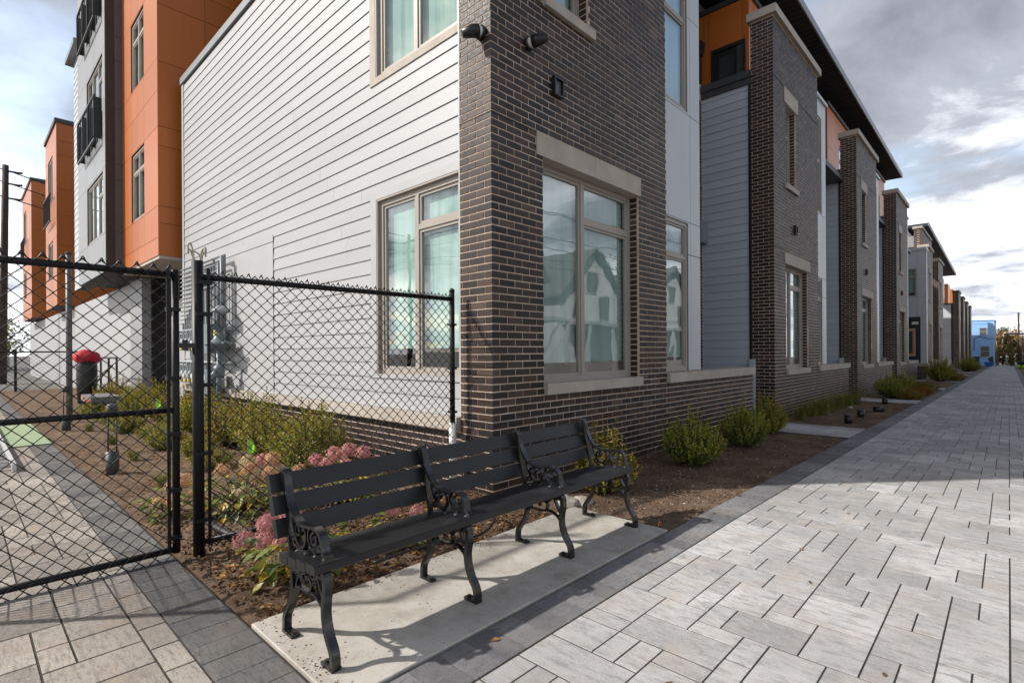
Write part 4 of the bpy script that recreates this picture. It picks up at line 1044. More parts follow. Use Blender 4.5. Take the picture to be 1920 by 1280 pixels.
for i in range(14):
    x = -12.30 + i * .145; zt = 1.86 + i * .085
    MB().tube([(x, 3.20, 1.72), (x, 3.20, zt), (-12.45, 3.20 + (.0), zt)], .017, 8).build('riser', 'grey_metal', mf)
for i in range(5):
    x = -10.22 + i * .125; zt = 2.45 + i * .12
    MB().tube([(x, 3.15, 1.1), (x, 3.15, zt), (-10.9, 3.15, zt)], .022, 8).build('riser', 'grey_metal', mf)
rg = thing('gas_regulator', 'large round gas regulator with yellow tags beside the meter bank', 'regulator', (-9.6, 3.05, 1))
MB().box(-10.18, -9.86, 2.93, 3.14, 1.25, 1.75).build('box', 'regulator', rg)
MB().box(-10.16, -9.88, 2.96, 3.14, .55, .98).build('box', 'regulator', rg)
MB().lathe(-9.55, 3.0, [(.02, 1.30), (.09, 1.33), (.20, 1.385), (.21, 1.40), (.21, 1.415), (.20, 1.43), (.10, 1.47), (.06, 1.55), (.05, 1.60)], 20).build('diaphragm', 'regulator', rg, True)
MB().tube([(-9.52, 3.0, 1.40), (-9.20, 3.0, 1.43)], .03, 10).build('vent', 'regulator', rg)
MB().lathe(-9.6, 3.05, [(.03, 1.90), (.13, 1.94), (.14, 1.96), (.13, 1.98), (.05, 2.05)], 18).build('upper_diaphragm', 'meter', rg, True)
MB().tube([(-9.55, 3.0, .3), (-9.55, 3.0, 1.32)], .04, 10).build('pipe', 'regulator', rg, True)
MB().lathe(-9.55, 3.0, [(.06, .85), (.09, .9), (.09, 1.0), (.06, 1.06)], 14).lathe(-9.72, 3.0, [(.03, .80), (.07, .84), (.07, .92), (.03, .96)], 12).build('valve', 'regulator', rg, True)
MB().tube([(-9.7, 3.1, 1.7), (-9.7, 3.1, 2.9), (-9.9, 3.18, 2.9)], .03, 10).build('pipe', 'grey_metal', rg, True)
MB().tube([(-9.85, 3.1, 1.75), (-9.85, 3.1, 2.8)], .03, 10).build('pipe', 'regulator', rg, True)
MB().box(-9.70, -9.64, 2.965, 2.975, 1.52, 1.64).box(-9.86, -9.80, 2.925, 2.929, 1.40, 1.50).build('tag', 'tag', rg)

# ================================================================== PLANTS
def leaf_quad(m_, p, d, up, L, W, fold=.25):
    """one leaf: two triangles folded along the midrib"""
    d = d.normalized(); s = d.cross(up)
    if s.length < 1e-4: s = d.orthogonal()
    s.normalize(); nrm = s.cross(d).normalized()
    n = len(m_.v); a = p; b = p + d * L
    m = p + d * (L * .45)
    m_.v += [tuple(a), tuple(m + s * W / 2 + nrm * fold * W * .5), tuple(b), tuple(m - s * W / 2 + nrm * fold * W * .5)]
    m_.f += [(n, n + 1, n + 2, n + 3)]
def shrub_mesh(seed, h, rad, nstem, leaf, lw, spiky=.25, step=.016):
    rg_ = random.Random(seed); lf = MB(); st = MB(); sh = MB()
    for i in range(nstem):
        a = rg_.uniform(0, 2 * math.pi); q = math.sqrt(rg_.random())
        tx, ty = math.cos(a) * rad * q, math.sin(a) * rad * q
        hh = h * (1 - .55 * q ** 2.2) * rg_.uniform(.66, 1.0) * (1 + (spiky * rg_.uniform(.4, 1.7) if rg_.random() < .2 else 0))
        b = Vector((tx * .18, ty * .18, 0)); top = Vector((tx, ty, hh)); mid = b.lerp(top, .5) + Vector((tx * .28, ty * .28, -.05 * hh))
        n = max(6, int(hh / step)); prev = b; bare = .75 if rg_.random() < .10 else .04
        pts = []
        for j in range(n + 1):
            t_ = j / n; p = b * (1 - t_) ** 2 + mid * (2 * t_ * (1 - t_)) + top * t_ * t_
            p = p + Vector((rg_.gauss(0, .003), rg_.gauss(0, .003), 0)); pts.append(p)
            if t_ > .18 + .1 * rg_.random() and rg_.random() > bare:
                ax = (p - prev).normalized() if (p - prev).length > 1e-5 else Vector((0, 0, 1))
                for s in range(3 if t_ < .9 else 4):
                    ang = j * 1.57 + s * 2.1 + rg_.uniform(-.4, .4)
                    u = ax.orthogonal().normalized(); v = ax.cross(u); o = u * math.cos(ang) + v * math.sin(ang)
                    d = (o * rg_.uniform(.7, 1.1) + ax * rg_.uniform(.35, 1.0) + Vector((0, 0, .15)))
                    leaf_quad(sh if (t_ > .70 and q < .95) or (t_ > .5 and rg_.random() < .12) else lf, p, d, ax + o * .3, leaf * rg_.uniform(.65, 1.15), lw * rg_.uniform(.7, 1.15), .3)
            prev = p
        if i % 2 == 0: st.tube([pts[0], pts[len(pts) // 2], pts[-1]], [.004, .003, .0012], 4, False)
    return lf, st, sh
BOX = []
for sd_, h, rad, ns in ((1, .52, .28, 170), (2, .46, .29, 180), (3, .50, .27, 165)):
    lf, st, sh = shrub_mesh(sd_, h, rad, ns, .023, .0145, .26)
    BOX.append((lf, st, st.mesh('stems', 'stem'), sh))
_bx = {}
def shrub(kind, mat, label, loc, scale=1.0, rz=0, group='evergreen shrubs'):
    t = local_thing('shrub', label, 'shrub', loc, rz, scale, group)
    k = (kind, mat)
    if k not in _bx: _bx[k] = BOX[kind][0].mesh('foliage', mat)
    tm = {'leaf_green': 'tip_green', 'leaf_mixed': 'tip_mixed'}.get(mat, mat); k2 = (kind, tm, 'tip')
    if k2 not in _bx: _bx[k2] = BOX[kind][3].mesh('new_shoots', tm)
    put('foliage', _bx[k], t); put('new_shoots', _bx[k2], t); put('stems', BOX[kind][2], t); return t
def sz(x, y): return soil_z(x, y) - .012
for kind, mat, x, y, s, rz, lab in (
    (0, 'leaf_yellow', -2.66, 4.05, 1.12, .4, 'yellow-green shrub right behind the far end of the bench'),
    (1, 'leaf_green', -2.62, 5.75, (1.32, 1.32, 1.28), 1.2, 'green upright shrub under the big window of the corner pier'),
    (2, 'leaf_green', -2.62, 7.35, (1.3, 1.3, 1.18), 2.1, 'rounded green shrub under the stone ledge of the low wall'),
    (0, 'leaf_mixed', -2.80, 8.82, (1.25, 1.25, 1.15), 3.3, 'brownish green shrub at the edge of the first entry path'),
    (1, 'leaf_green', -2.55, 18.9, (1.5, 1.5, 1.55), .2, 'large dark green shrub at the start of the bed with orange plants'),
    (2, 'leaf_green', -2.50, 20.9, (1.5, 1.5, 1.5), 2.2, 'large dark green shrub beyond the orange plants'),
    (0, 'leaf_mixed', -2.4, 32.5, 2.3, 1.0, 'big loose shrub in front of the grey-panelled house'),
    (1, 'leaf_mixed', -2.5, 35.0, 2.0, 2.0, 'second loose shrub in front of the grey-panelled house'),
    (2, 'leaf_green', -2.4, 55.0, 2.6, .5, 'round green shrub before the last row of houses'),
    (1, 'leaf_mixed', -2.2, 58.5, 2.2, .5, 'olive shrub before the last row of houses')):
    shrub(kind, mat, lab, (x, y, sz(x, y)), s, rz, 'shrubs in the front beds')
rg2 = random.Random(21)
ROW = [(-5.35, 2.62), (-5.85, 2.72), (-6.55, 2.62), (-7.15, 2.75), (-7.8, 2.62), (-8.5, 2.72), (-9.3, 2.66), (-10.1, 2.72), (-11.0, 2.66), (-11.9, 2.72), (-12.9, 2.6), (-14.0, 2.7), (-15.2, 2.6), (-16.4, 2.7)]
for i, (x, y) in enumerate(ROW):
    lab = {0: 'shrub at the brick pier end of the hedge row under the white wall', 1: 'shrub next to the pier end of the hedge row under the white wall'}.get(i, 'shrub in the hedge row along the foot of the white wall')
    shrub(i % 3, 'leaf_mixed' if i % 4 else 'leaf_yellow' if i > 1 else 'leaf_mixed', lab, (x, y, sz(x, y)), (1.45 + rg2.uniform(-.1, .15), 1.45 + rg2.uniform(-.1, .15), 1.3 + rg2.uniform(-.08, .12)), rg2.uniform(0, 6), 'hedge row shrubs')
for i, (x, y, s) in enumerate(((-6.5, 1.95, .62), (-7.3, 2.05, .7), (-8.2, 1.95, .75), (-9.2, 2.05, .75), (-10.4, 1.9, .8), (-11.8, 1.95, .8), (-13.4, 1.9, .9))):
    shrub((i + 1) % 3, 'leaf_mixed', 'low rounded shrub in the middle row of the side bed', (x, y, sz(x, y)), (s * 1.35, s * 1.35, s * .85), i, 'low shrubs of the side bed')
for x, y, s, lab in ((-2.05, 19.3, .95, 'orange low plant beside the large green shrubs'), (-2.0, 20.8, .95, 'second orange low plant beside the large green shrubs'),):
    shrub(2, 'leaf_orange', lab, (x, y, sz(x, y)), (s * 1.3, s * 1.3, s * .7), 1, 'small autumn plants')
for x, y, s, lab in ((-2.05, 18.45, 1.0, 'yellow low plant beside the large green shrubs'), (-2.1, 22.8, 1.2, 'yellow tufted plant beyond the orange plants'), (-2.0, 33.6, 1.5, 'golden low plant in front of the grey-panelled house')):
    shrub(1, 'leaf_yellow', lab, (x, y, sz(x, y)), (s * 1.3, s * 1.3, s * .75), 2, 'small autumn plants')
# hydrangeas
def flower_head(m_, c, r, rg_, n=230):
    for i in range(n):
        z_ = 1 - 1.75 * (i + .5) / n; a = i * 2.399963; q = math.sqrt(max(0, 1 - z_ * z_))
        d = Vector((math.cos(a) * q, math.sin(a) * q, z_)); p = c + d * r * (1 + .22 * noise.noise(d * 2.2 + c * 9)) * rg_.uniform(.74, 1.1)
        u = d.orthogonal().normalized(); v = d.cross(u); ro = rg_.uniform(0, 3); w_ = r * rg_.uniform(.13, .2)
        for s in range(2):
            aa = ro + s * 1.57; e = u * math.cos(aa) + v * math.sin(aa); f = d.cross(e); n_ = len(m_.v); tl = d * rg_.uniform(.0, .5) * w_
            m_.v += [tuple(p - e * w_ - tl * .2), tuple(p + f * w_ * .5 + tl), tuple(p + e * w_ - tl * .2), tuple(p - f * w_ * .5 + tl)]; m_.f.append((n_, n_ + 1, n_ + 2, n_ + 3))
def hydrangea(label, loc, seed, heads, spread, h, nleaf=170):
    rg_ = random.Random(seed); t = local_thing('hydrangea', label, 'hydrangea', loc, 0, 1.0, 'hydrangeas behind the bench')
    lf = MB(); st = MB(); core = MB()
    for i in range(nleaf):
        a = rg_.uniform(0, 6.28); q = math.sqrt(rg_.random()); z_ = rg_.uniform(.04, h * .85)
        p = Vector((math.cos(a) * spread * q, math.sin(a) * spread * q, z_)); d = Vector((math.cos(a + rg_.gauss(0, .6)), math.sin(a + rg_.gauss(0, .6)), rg_.uniform(-.7, .35)))
        L = rg_.uniform(.06, .115)
        s = d.cross(Vector((0, 0, 1))).normalized(); nn = s.cross(d.normalized()); d = d.normalized(); W = L * .58; n = len(lf.v)
        pts = [p, p + d * L * .3 + s * W * .5 + nn * .006, p + d * L * .7 + s * W * .36 + nn * .004, p + d * L - nn * .012, p + d * L * .7 - s * W * .36 + nn * .004, p + d * L * .3 - s * W * .5 + nn * .006, p + d * L * .5 - nn * .004]
        lf.v += [tuple(x) for x in pts]; lf.f += [(n, n + 1, n + 6), (n + 1, n + 2, n + 6), (n + 2, n + 3, n + 6), (n + 3, n + 4, n + 6), (n + 4, n + 5, n + 6), (n + 5, n, n + 6)]
        if i % 3 == 0: st.tube([(0, 0, 0), tuple(p * .5 + Vector((0, 0, .02))), tuple(p)], [.004, .003, .002], 4, False)
    lf.build('foliage', 'leaf_hydrangea', t); 
    for dx, dy, z_, r, mt in heads:
        fm = MB(); flower_head(fm, Vector((dx, dy, z_ + .02)), r * 1.0, rg_); fo = fm.build('flower_head', mt, t)
        fo['kind'] = 'stuff' if False else 'part'; del fo['kind']
        st.tube([(dx * .2, dy * .2, 0), (dx * .7, dy * .7, z_ * .6), (dx, dy, z_)], [.004, .0035, .003], 4, False)
    st.build('stems', 'stem', t)
hydrangea('pink hydrangea with one cream head against the near end of the bench', (-2.95, 1.32, sz(-2.95, 1.32)), 3,
          [(-.20, -.20, .19, .060, 'petal_pink'), (-.24, -.05, .25, .062, 'petal_pink'), (-.10, -.12, .28, .056, 'petal_pink'), (-.02, -.02, .33, .062, 'petal_pink'), (.10, .02, .30, .052, 'petal_pink'), (.10, -.12, .23, .050, 'petal_pink'), (.17, -.17, .17, .050, 'petal_cream'), (.02, -.18, .24, .05, 'petal_pink'), (.18, .10, .34, .05, 'petal_pink')], .26, .34)
hydrangea('tan and apricot hydrangea behind the fence near the gate post', (-4.45, 1.60, sz(-4.45, 1.6)), 5,
          [(-.25, -.1, .30, .06, 'petal_tan'), (-.12, .05, .36, .062, 'petal_cream'), (.04, .0, .34, .055, 'petal_tan'), (.15, .12, .30, .055, 'petal_tan'), (.0, .2, .38, .06, 'petal_tan'), (-.2, .2, .35, .055, 'petal_pink'), (.2, -.1, .2, .045, 'petal_cream'), (-.3, -.22, .2, .05, 'petal_tan')], .34, .36, 190)
hydrangea('rosy hydrangea behind the middle of the bench by the fence', (-4.15, 2.25, sz(-4.15, 2.25)), 7,
          [(-.2, -.12, .34, .062, 'petal_pink'), (-.08, -.02, .40, .066, 'petal_pink'), (.05, .05, .44, .062, 'petal_pink'), (.16, .12, .42, .060, 'petal_pink'), (.02, -.12, .34, .06, 'petal_pink'), (.13, -.02, .33, .058, 'petal_pink'), (-.18, .1, .36, .06, 'petal_tan'), (.22, .2, .34, .055, 'petal_pink'), (-.3, -.22, .26, .055, 'petal_tan')], .34, .40, 170)
hydrangea('small rust-coloured hydrangea between the gate and its post', (-4.75, 1.15, sz(-4.75, 1.15)), 9,
          [(-.05, .02, .20, .055, 'petal_tan'), (.06, .06, .26, .055, 'petal_tan'), (.02, -.08, .10, .05, 'petal_tan'), (.12, -.02, .13, .045, 'petal_tan')], .2, .22, 60)
hydrangea('small leafy hydrangea with pink heads behind the bench slats', (-3.0, 2.0, sz(-3.0, 2.0)), 13,
          [(.0, .0, .22, .05, 'petal_pink'), (.1, .12, .20, .045, 'petal_pink'), (-.12, .1, .24, .05, 'petal_tan')], .2, .2, 60)
# grass tufts
def grass_tuft(seed, n, h, sp):
    rg_ = random.Random(seed); m_ = MB()
    for i in range(n):
        a = rg_.uniform(0, 6.28); b = Vector((rg_.gauss(0, sp * .3), rg_.gauss(0, sp * .3), 0)); L = h * rg_.uniform(.6, 1.1); o = Vector((math.cos(a), math.sin(a), 0)); s = Vector((-o.y, o.x, 0)) * .0022
        p1 = b + o * L * .22 + Vector((0, 0, L * .62)); p2 = b + o * L * rg_.uniform(.4, .8) + Vector((0, 0, L * .85)); k = len(m_.v)
        m_.v += [tuple(b - s), tuple(b + s), tuple(p1 + s), tuple(p1 - s), tuple(p2)]; m_.f += [(k, k + 1, k + 2, k + 3), (k + 3, k + 2, k + 4)]
    return m_.mesh('blades', 'grass')
GT = [grass_tuft(s, 210, .30, .13) for s in (1, 2)]
def tuft(label, x, y, s, group):
    o = put('grass_tuft', GT[int(x * 10 + y * 7) % 2], None, (x, y, sz(x, y))); o.scale = (s, s, s); o.rotation_euler = (0, 0, x * 3 + y); tag(o, label, 'grass', group); return o
for x, y in ((-7.6, 1.45), (-5.9, 1.35), (-9.2, 1.5), (-11.0, 1.5)): tuft('small grass tuft on bare soil beside the side path', x, y, .62, 'grass tufts by the side path')
for i in range(9):
    tuft('loose grass clump in the bed under the second house window', -2.95 + .05 * (i % 3), 11.3 + i * .55, 1.2 + .15 * (i % 3), 'grass clumps of the second bed')
for i in range(4): tuft('loose grass clump beyond the orange plants', -2.4 + .1 * i, 22.2 + i * .5, 1.5, 'grass clumps of the third bed')

# ================================================================== SMALL THINGS IN THE BEDS
def bollard(label, x, y):
    t = thing('bollard_light', label, 'bollard light', (x, y, 0), 'bollard lights by the side path')
    MB().tube([(x, y, -.05), (x, y, .22)], .06, 16).build('base', 'dark_fascia', t, True)
    for s in (-.045, .045): MB().tube([(x + s * .7, y + s * .7, .22), (x + s * .7, y + s * .7, .62)], .008, 8).build('rod', 'dark_fascia', t, True)
    MB().tube([(x, y, .62), (x, y, .72)], .05, 16).build('head', 'dark_fascia', t, True)
bollard('grey bollard light with two rods in the side bed nearest the gate', -6.9, 1.13)
bollard('grey bollard light with two rods beside the green mat', -11.4, 1.25)
for i, (x, y, lie) in enumerate(((-2.13, 11.15, 0), (-2.16, 12.4, 0), (-2.1, 14.0, 1), (-2.32, 16.35, 0), (-2.1, 24.0, 0))):
    z = gz(y) - .03
    lab = ['black stub light nearest the first entry path', 'black stub light second from the first entry path', 'black stub light lying on its side', 'black stub light at the second entry path', 'black stub light at the third entry path'][i]
    t = thing('stub_light', lab, 'light', (x, y, z), 'stub lights in the second bed')
    if lie:
        MB().tube([(x - .07, y - .05, z + .062), (x + .08, y + .05, z + .062)], .062, 16).build('body', 'black_metal', t, True); MB().tube([(x + .08, y + .05, z + .062), (x + .084, y + .053, z + .062)], .05, 16).build('lens', 'lens', t)
    else:
        MB().tube([(x, y, z), (x + .012 * (i % 2), y, z + .17)], .062, 16).build('body', 'black_metal', t, True); MB().tube([(x, y, z + .17), (x, y, z + .176)], .05, 16).build('lens', 'lens', t)
def flag(label, x, y, h, mat, s=.07):
    t = thing('marker_flag', label, 'flag', (x, y, sz(x, y))); z = sz(x, y)
    MB().tube([(x, y, z), (x + .01, y, z + h)], .0025, 6).build('wire', 'aluminium', t)
    m_ = MB(); n = 6
    for i in range(n + 1):
        q = i / n; m_.v += [(x + .01 + s * .5 * q, y + s * .5 * q + .01 * math.sin(q * 5), z + h - s * .55 * q), (x + .01 + s * .5 * q, y + s * .5 * q + .012 * math.sin(q * 5 + .4), z + h - s * 1.25 + s * .25 * q)]
    for i in range(n): m_.f.append((2 * i, 2 * i + 1, 2 * i + 3, 2 * i + 2))
    m_.build('cloth', mat, t)
flag('lime green marker flag in front of the hedge row behind the fence', -5.55, 2.0, .42, 'lime', .12)
flag('lime green marker flag beside the raised planter in the distance', -10.2, 2.25, .55, 'lime', .14)
flag('tiny orange marker flag at the corner of the concrete pad', -1.86, 3.50, .05, 'orange_flag', .03)
ho = tag(MB().tube(crom([(-2.75, 1.7, .0), (-2.68, 2.0, .03), (-2.62, 2.25, .02), (-2.60, 2.45, .02), (-2.66, 2.62, .06), (-2.80, 2.70, .10), (-3.0, 2.72, .02)], 6), .009, 8).build('irrigation_hose', 'black_metal', None, True), 'black irrigation hose looping out of the soil behind the bench', 'hose')
tag(MB().tube(crom([(-4.4, 1.25, .03), (-3.9, 1.25, .035), (-3.55, 1.32, .03), (-3.2, 1.55, .01)], 5), .022, 10).build('drain_pipe', 'black_metal', None, True), 'short black pipe lying on the soil beside the gate post', 'pipe')
# leaf litter, clods and chips
def scatter(name, mat, n, area, size, label, cat, seed, flat=True, dens=None):
    rg_ = random.Random(seed); m_ = MB(); k = 0
    while k < n:
        x = rg_.uniform(area[0], area[1]); y = rg_.uniform(area[2], area[3])
        if dens and rg_.random() > dens(x, y): continue
        k += 1; z = soil_z(x, y) + .004; L = size * rg_.uniform(.5, 1.3); a = rg_.uniform(0, 6.28)
        d = Vector((math.cos(a), math.sin(a), rg_.uniform(-.25, .35))).normalized(); s = d.cross(Vector((rg_.gauss(0, .3), rg_.gauss(0, .3), 1))).normalized(); u = s.cross(d)
        p = Vector((x, y, z)); b = len(m_.v)
        if flat:
            m_.v += [tuple(p - d * L / 2), tuple(p + s * L * .3 + u * L * .12), tuple(p + d * L / 2 + u * L * .1), tuple(p - s * L * .3 + u * L * .16)]; m_.f.append((b, b + 1, b + 2, b + 3))
        else:
            q = L * rg_.uniform(.4, .8); c = [p + d * L * .5, p + s * q * .6, p - d * L * .45 + s * q * .1, p - s * q * .55, p + u * q * .55 + d * L * .1, p - u * q * .4]
            m_.v += [tuple(x_) for x_ in c]
            m_.f += [(b, b + 1, b + 4), (b + 1, b + 2, b + 4), (b + 2, b + 3, b + 4), (b + 3, b, b + 4), (b + 1, b, b + 5), (b + 2, b + 1, b + 5), (b + 3, b + 2, b + 5), (b, b + 3, b + 5)]
    return tag(m_.build(name, mat), label, cat, kind='stuff')
scatter('leaf_litter', 'litter', 2300, (-3.6, -2.56, 1.0, 3.2), .036, 'dry brown leaves on the soil behind the bench', 'leaves', 2, dens=lambda x, y: .25 + .75 * max(0, noise.noise(Vector((x * 2, y * 2, 0))) + .4))
scatter('leaf_litter', 'litter', 3200, (-9, -3.6, .97, 2.6), .030, 'dry leaf crumbs on the soil behind the fence', 'leaves', 3)
scatter('soil_clods', 'soil', 2600, (-4.5, -2.56, .96, 3.2), .030, 'crumbly soil clods along the side path and behind the bench', 'soil', 4, False)
scatter('soil_clods', 'soil', 3000, (-3.25, -1.76, 3.45, 9.0), .026, 'soil clods in the bed under the corner pier', 'soil', 5, False)
scatter('stone_chips', 'chip', 420, (-3.25, -1.76, 3.45, 9.0), .020, 'pale stone chips in the bed under the corner pier', 'stones', 6, False, dens=lambda x, y: .15 + .85 * math.exp(-((x + 2.75) ** 2 + (y - 4.9) ** 2) / .5))
scatter('straw_chips', 'chip', 500, (-2.6, -1.76, 3.45, 5.2), .017, 'straw bits on the sunlit soil by the pad', 'straw', 8)
scatter('soil_clods', 'soil', 700, (-3.25, -1.76, 10.5, 16.7), .035, 'soil clods in the bed of the stub lights', 'soil', 7, False)
cr_ = random.Random(9); m_ = MB()
for i in range(420):
    e = cr_.random()
    if e < .45: x, y = -2.545 + abs(cr_.gauss(0, .05)), cr_.uniform(.95, 3.39)
    elif e < .6: x, y = cr_.uniform(-2.54, -1.75), .94 + abs(cr_.gauss(0, .04))
    elif e < .75: x, y = cr_.gauss(-1.99, .04), cr_.gauss(1.0, .05)
    else: x, y = cr_.uniform(-2.53, -1.75), cr_.uniform(.95, 3.39)
    if not (-2.54 < x < -1.74 and .935 < y < 3.4): continue
    q = cr_.uniform(.0015, .006); n = len(m_.v); a = cr_.uniform(0, 6)
    m_.v += [(x + q * math.cos(a + k * 2.1), y + q * math.sin(a + k * 2.1), .0042) for k in range(3)] + [(x, y, .004 + q * .9)]
    m_.f += [(n, n + 1, n + 3), (n + 1, n + 2, n + 3), (n + 2, n, n + 3)]
tag(m_.build('soil_crumbs', 'soil'), 'soil crumbs spilled over the concrete pad edges', 'soil', kind='stuff')
for i, (x, y, s, lab) in enumerate(((-2.62, 3.62, .09, 'pale angular rock at the back corner of the bench pad'), (-2.70, 3.50, .10, 'brown rock behind the last bench leg'), (-2.75, 14.6, .06, 'pale stone among the grass clumps'))):
    m_ = bmesh.new(); bmesh.ops.create_icosphere(m_, subdivisions=2, radius=s)
    for v in m_.verts: v.co *= 1 + .35 * noise.noise(v.co * 14 + Vector((i, 0, 0))); v.co.z *= .65
    me = bpy.data.meshes.new('rock'); m_.to_mesh(me); m_.free(); me.materials.append(MAT['chip'] if False else MAT['stone'])
    tag(put('rock', me, None, (x, y, sz(x, y) + s * .25)), lab, 'rock')

# ================================================================== LEFT BACKGROUND
la = thing('ladder', 'aluminium ladder lying flat along the far edge of the side path', 'ladder', (-10, .2, 0))
for y in (.02, .40): MB().box(-12.9, -7.7, y, y + .035, .0045, .085).build('rail', 'aluminium', la)
for i in range(17): MB().tube([(-12.7 + i * .30, .05, .045), (-12.7 + i * .30, .405, .045)], .022, 8).build('rung', 'aluminium', la, True)
tag(MB().box(-13.4, -9.7, .45, .905, .0045, .016).build('mat', 'mint_mat'), 'mint green ground mat laid across the side path', 'mat')
po = thing('steel_post', 'tall thin grey steel post rising from the side bed', 'post', (-12.7, 1.44, 0))
MB().tube([(-12.7, 1.44, -.1), (-12.7, 1.44, 3.1)], .048, 14).build('pipe', 'charcoal_panel', po, True)
MB().lathe(-12.7, 1.44, [(.055, 3.1), (.055, 3.13), (.02, 3.16)], 14).build('cap', 'black_metal', po)
rb_ = thing('covered_barrel', 'dark barrel under a red cloth beside the sloping handrail', 'barrel', (-17.2, 2.3, 0))
MB().lathe(-17.2, 2.3, [(.19, .0), (.22, .5), (.22, .95), (.19, 1.08)], 16).build('drum', 'black_metal', rb_, True)
cm = bmesh.new(); bmesh.ops.create_uvsphere(cm, u_segments=20, v_segments=12, radius=.27)
for v in cm.verts:
    v.co.z *= .72; v.co *= 1 + .28 * noise.noise(v.co * 7); v.co += Vector((-17.2, 2.3, 1.17))
me = bpy.data.meshes.new('cloth'); cm.to_mesh(me); cm.free(); me.materials.append(MAT['red']); me.polygons.foreach_set('use_smooth', [True] * len(me.polygons)); put('cloth', me, rb_)
rs = thing('stair_railing', 'black sloping handrail beside the red covered barrel', 'railing', (-18.5, 2.6, 0))
for p in ([(-19.5, 2.75, 1.15), (-16.2, 2.75, 1.15)], [(-18.8, 2.72, .45), (-16.6, 2.72, .95)]): MB().tube(p, .025, 8).build('rail', 'black_metal', rs)
for x in (-19.5, -18.3, -17.2, -16.2): MB().tube([(x, 2.75, -.1), (x, 2.75, 1.15)], .025, 8).build('post', 'black_metal', rs)
rp_ = thing('raised_planter', 'low grey timber planter box with orange and red scraps on it', 'planter', (-13.3, 2.05, 0))
MB().box(-14.6, -13.4, 1.85, 2.35, .26, .38).build('box', 'rail_grey', rp_)
for x in (-14.55, -13.48): MB().box(x, x + .05, 1.88, 2.32, -.1, .258).build('leg', 'charcoal_panel', rp_)
MB().box(-13.9, -13.45, 1.82, 1.848, .28, .31).build('strip', 'red', rp_)
MB().box(-14.4, -14.15, 1.82, 1.848, .32, .35).build('strip', 'orange_trim', rp_)
# utility pole with wires
up = thing('utility_pole', 'dark wooden utility pole with wires beyond the orange houses', 'pole', (-35, 1.56, 0))
MB().tube([(-35, 1.50, -.2), (-35, 1.66, 10.35)], [.17, .12], 12).build('mast', 'pole_wood', up, True)
for i, z in enumerate((10.15, 9.55, 8.85)):
    MB().box(-35.06, -34.9, 1.68, 2.25, z - .10, z - .05).build('crossarm', 'pole_wood', up)
    MB().tube([(-34.95, 2.05, z - .1), (-34.95, 2.25, z - .06)], .05, 8).build('insulator', 'black_metal', up)
    MB().tube([(-35.1, -18, z + .4), (-35.1, -6, z - .1), (-35, 1.55, z), (-36, 4, z - .35), (-40, 8, z - .9), (-52, 14, z - 1.6)], .025, 5).build('wire', 'black_metal', up)
# trees and hedge in the left distance
def tree(label, x, y, h, rad, mat, seed, group, leafs=2600, trunk=.3, zb=0., ls=.28):
    rg_ = random.Random(seed); t = thing('tree', label, 'tree', (x, y, zb), group)
    tr_ = MB(); tr_.tube([(x, y, zb - .2), (x + rg_.uniform(-.1, .1), y, zb + h * .3), (x + rg_.uniform(-.3, .3), y + .2, zb + h * .75)], [trunk, trunk * .7, trunk * .2], 8)
    cl = []
    for i in range(26):
        a = rg_.uniform(0, 6.28); q = math.sqrt(rg_.random()) * rad * .85; z_ = zb + h * rg_.uniform(.32, .95); q *= 1.15 - abs((z_ - zb) / h - .55)
        c = Vector((x + math.cos(a) * q, y + math.sin(a) * q, z_)); cl.append((c, rad * rg_.uniform(.2, .42)))
        tr_.tube([(x, y, zb + h * rg_.uniform(.2, .5)), tuple(Vector((x, y, z_)).lerp(c, .5) - Vector((0, 0, .2))), tuple(c)], [trunk * .25, trunk * .14, .02], 5, False)
    lf = MB()
    for i in range(leafs):
        c, r = cl[i % len(cl)]; d = Vector((rg_.gauss(0, 1), rg_.gauss(0, 1), rg_.gauss(0, .8))).normalized(); p = c + d * r * rg_.uniform(.5, 1.1)
        leaf_quad(lf, p, Vector((rg_.gauss(0, 1), rg_.gauss(0, 1), rg_.gauss(0, .6))), Vector((0, 0, 1)), ls * rg_.uniform(.6, 1.2), ls * .7, .2)
    tr_.build('trunk', 'bark', t); lf.build('crown', mat, t)
for i, (x, y, h, r, mt) in enumerate(((-62, -4.5, 5.5, 3.2, 'leaf_green'), (-70, -1.5, 6.0, 3.4, 'leaf_mixed'), (-75, 3, 5.0, 3, 'leaf_green'), (-66, 1.6, 3.6, 2.2, 'leaf_mixed'))):
    tree('olive green tree beyond the distant fence', x, y, h, r, mt, 40 + i, 'trees beyond the distant fence', 1800)
tag(MB().box(-60, -59.7, -8, 3.0, -.2, 1.1).build('garden_wall', 'grey_render'), 'low grey wall beyond the distant fence', 'wall')

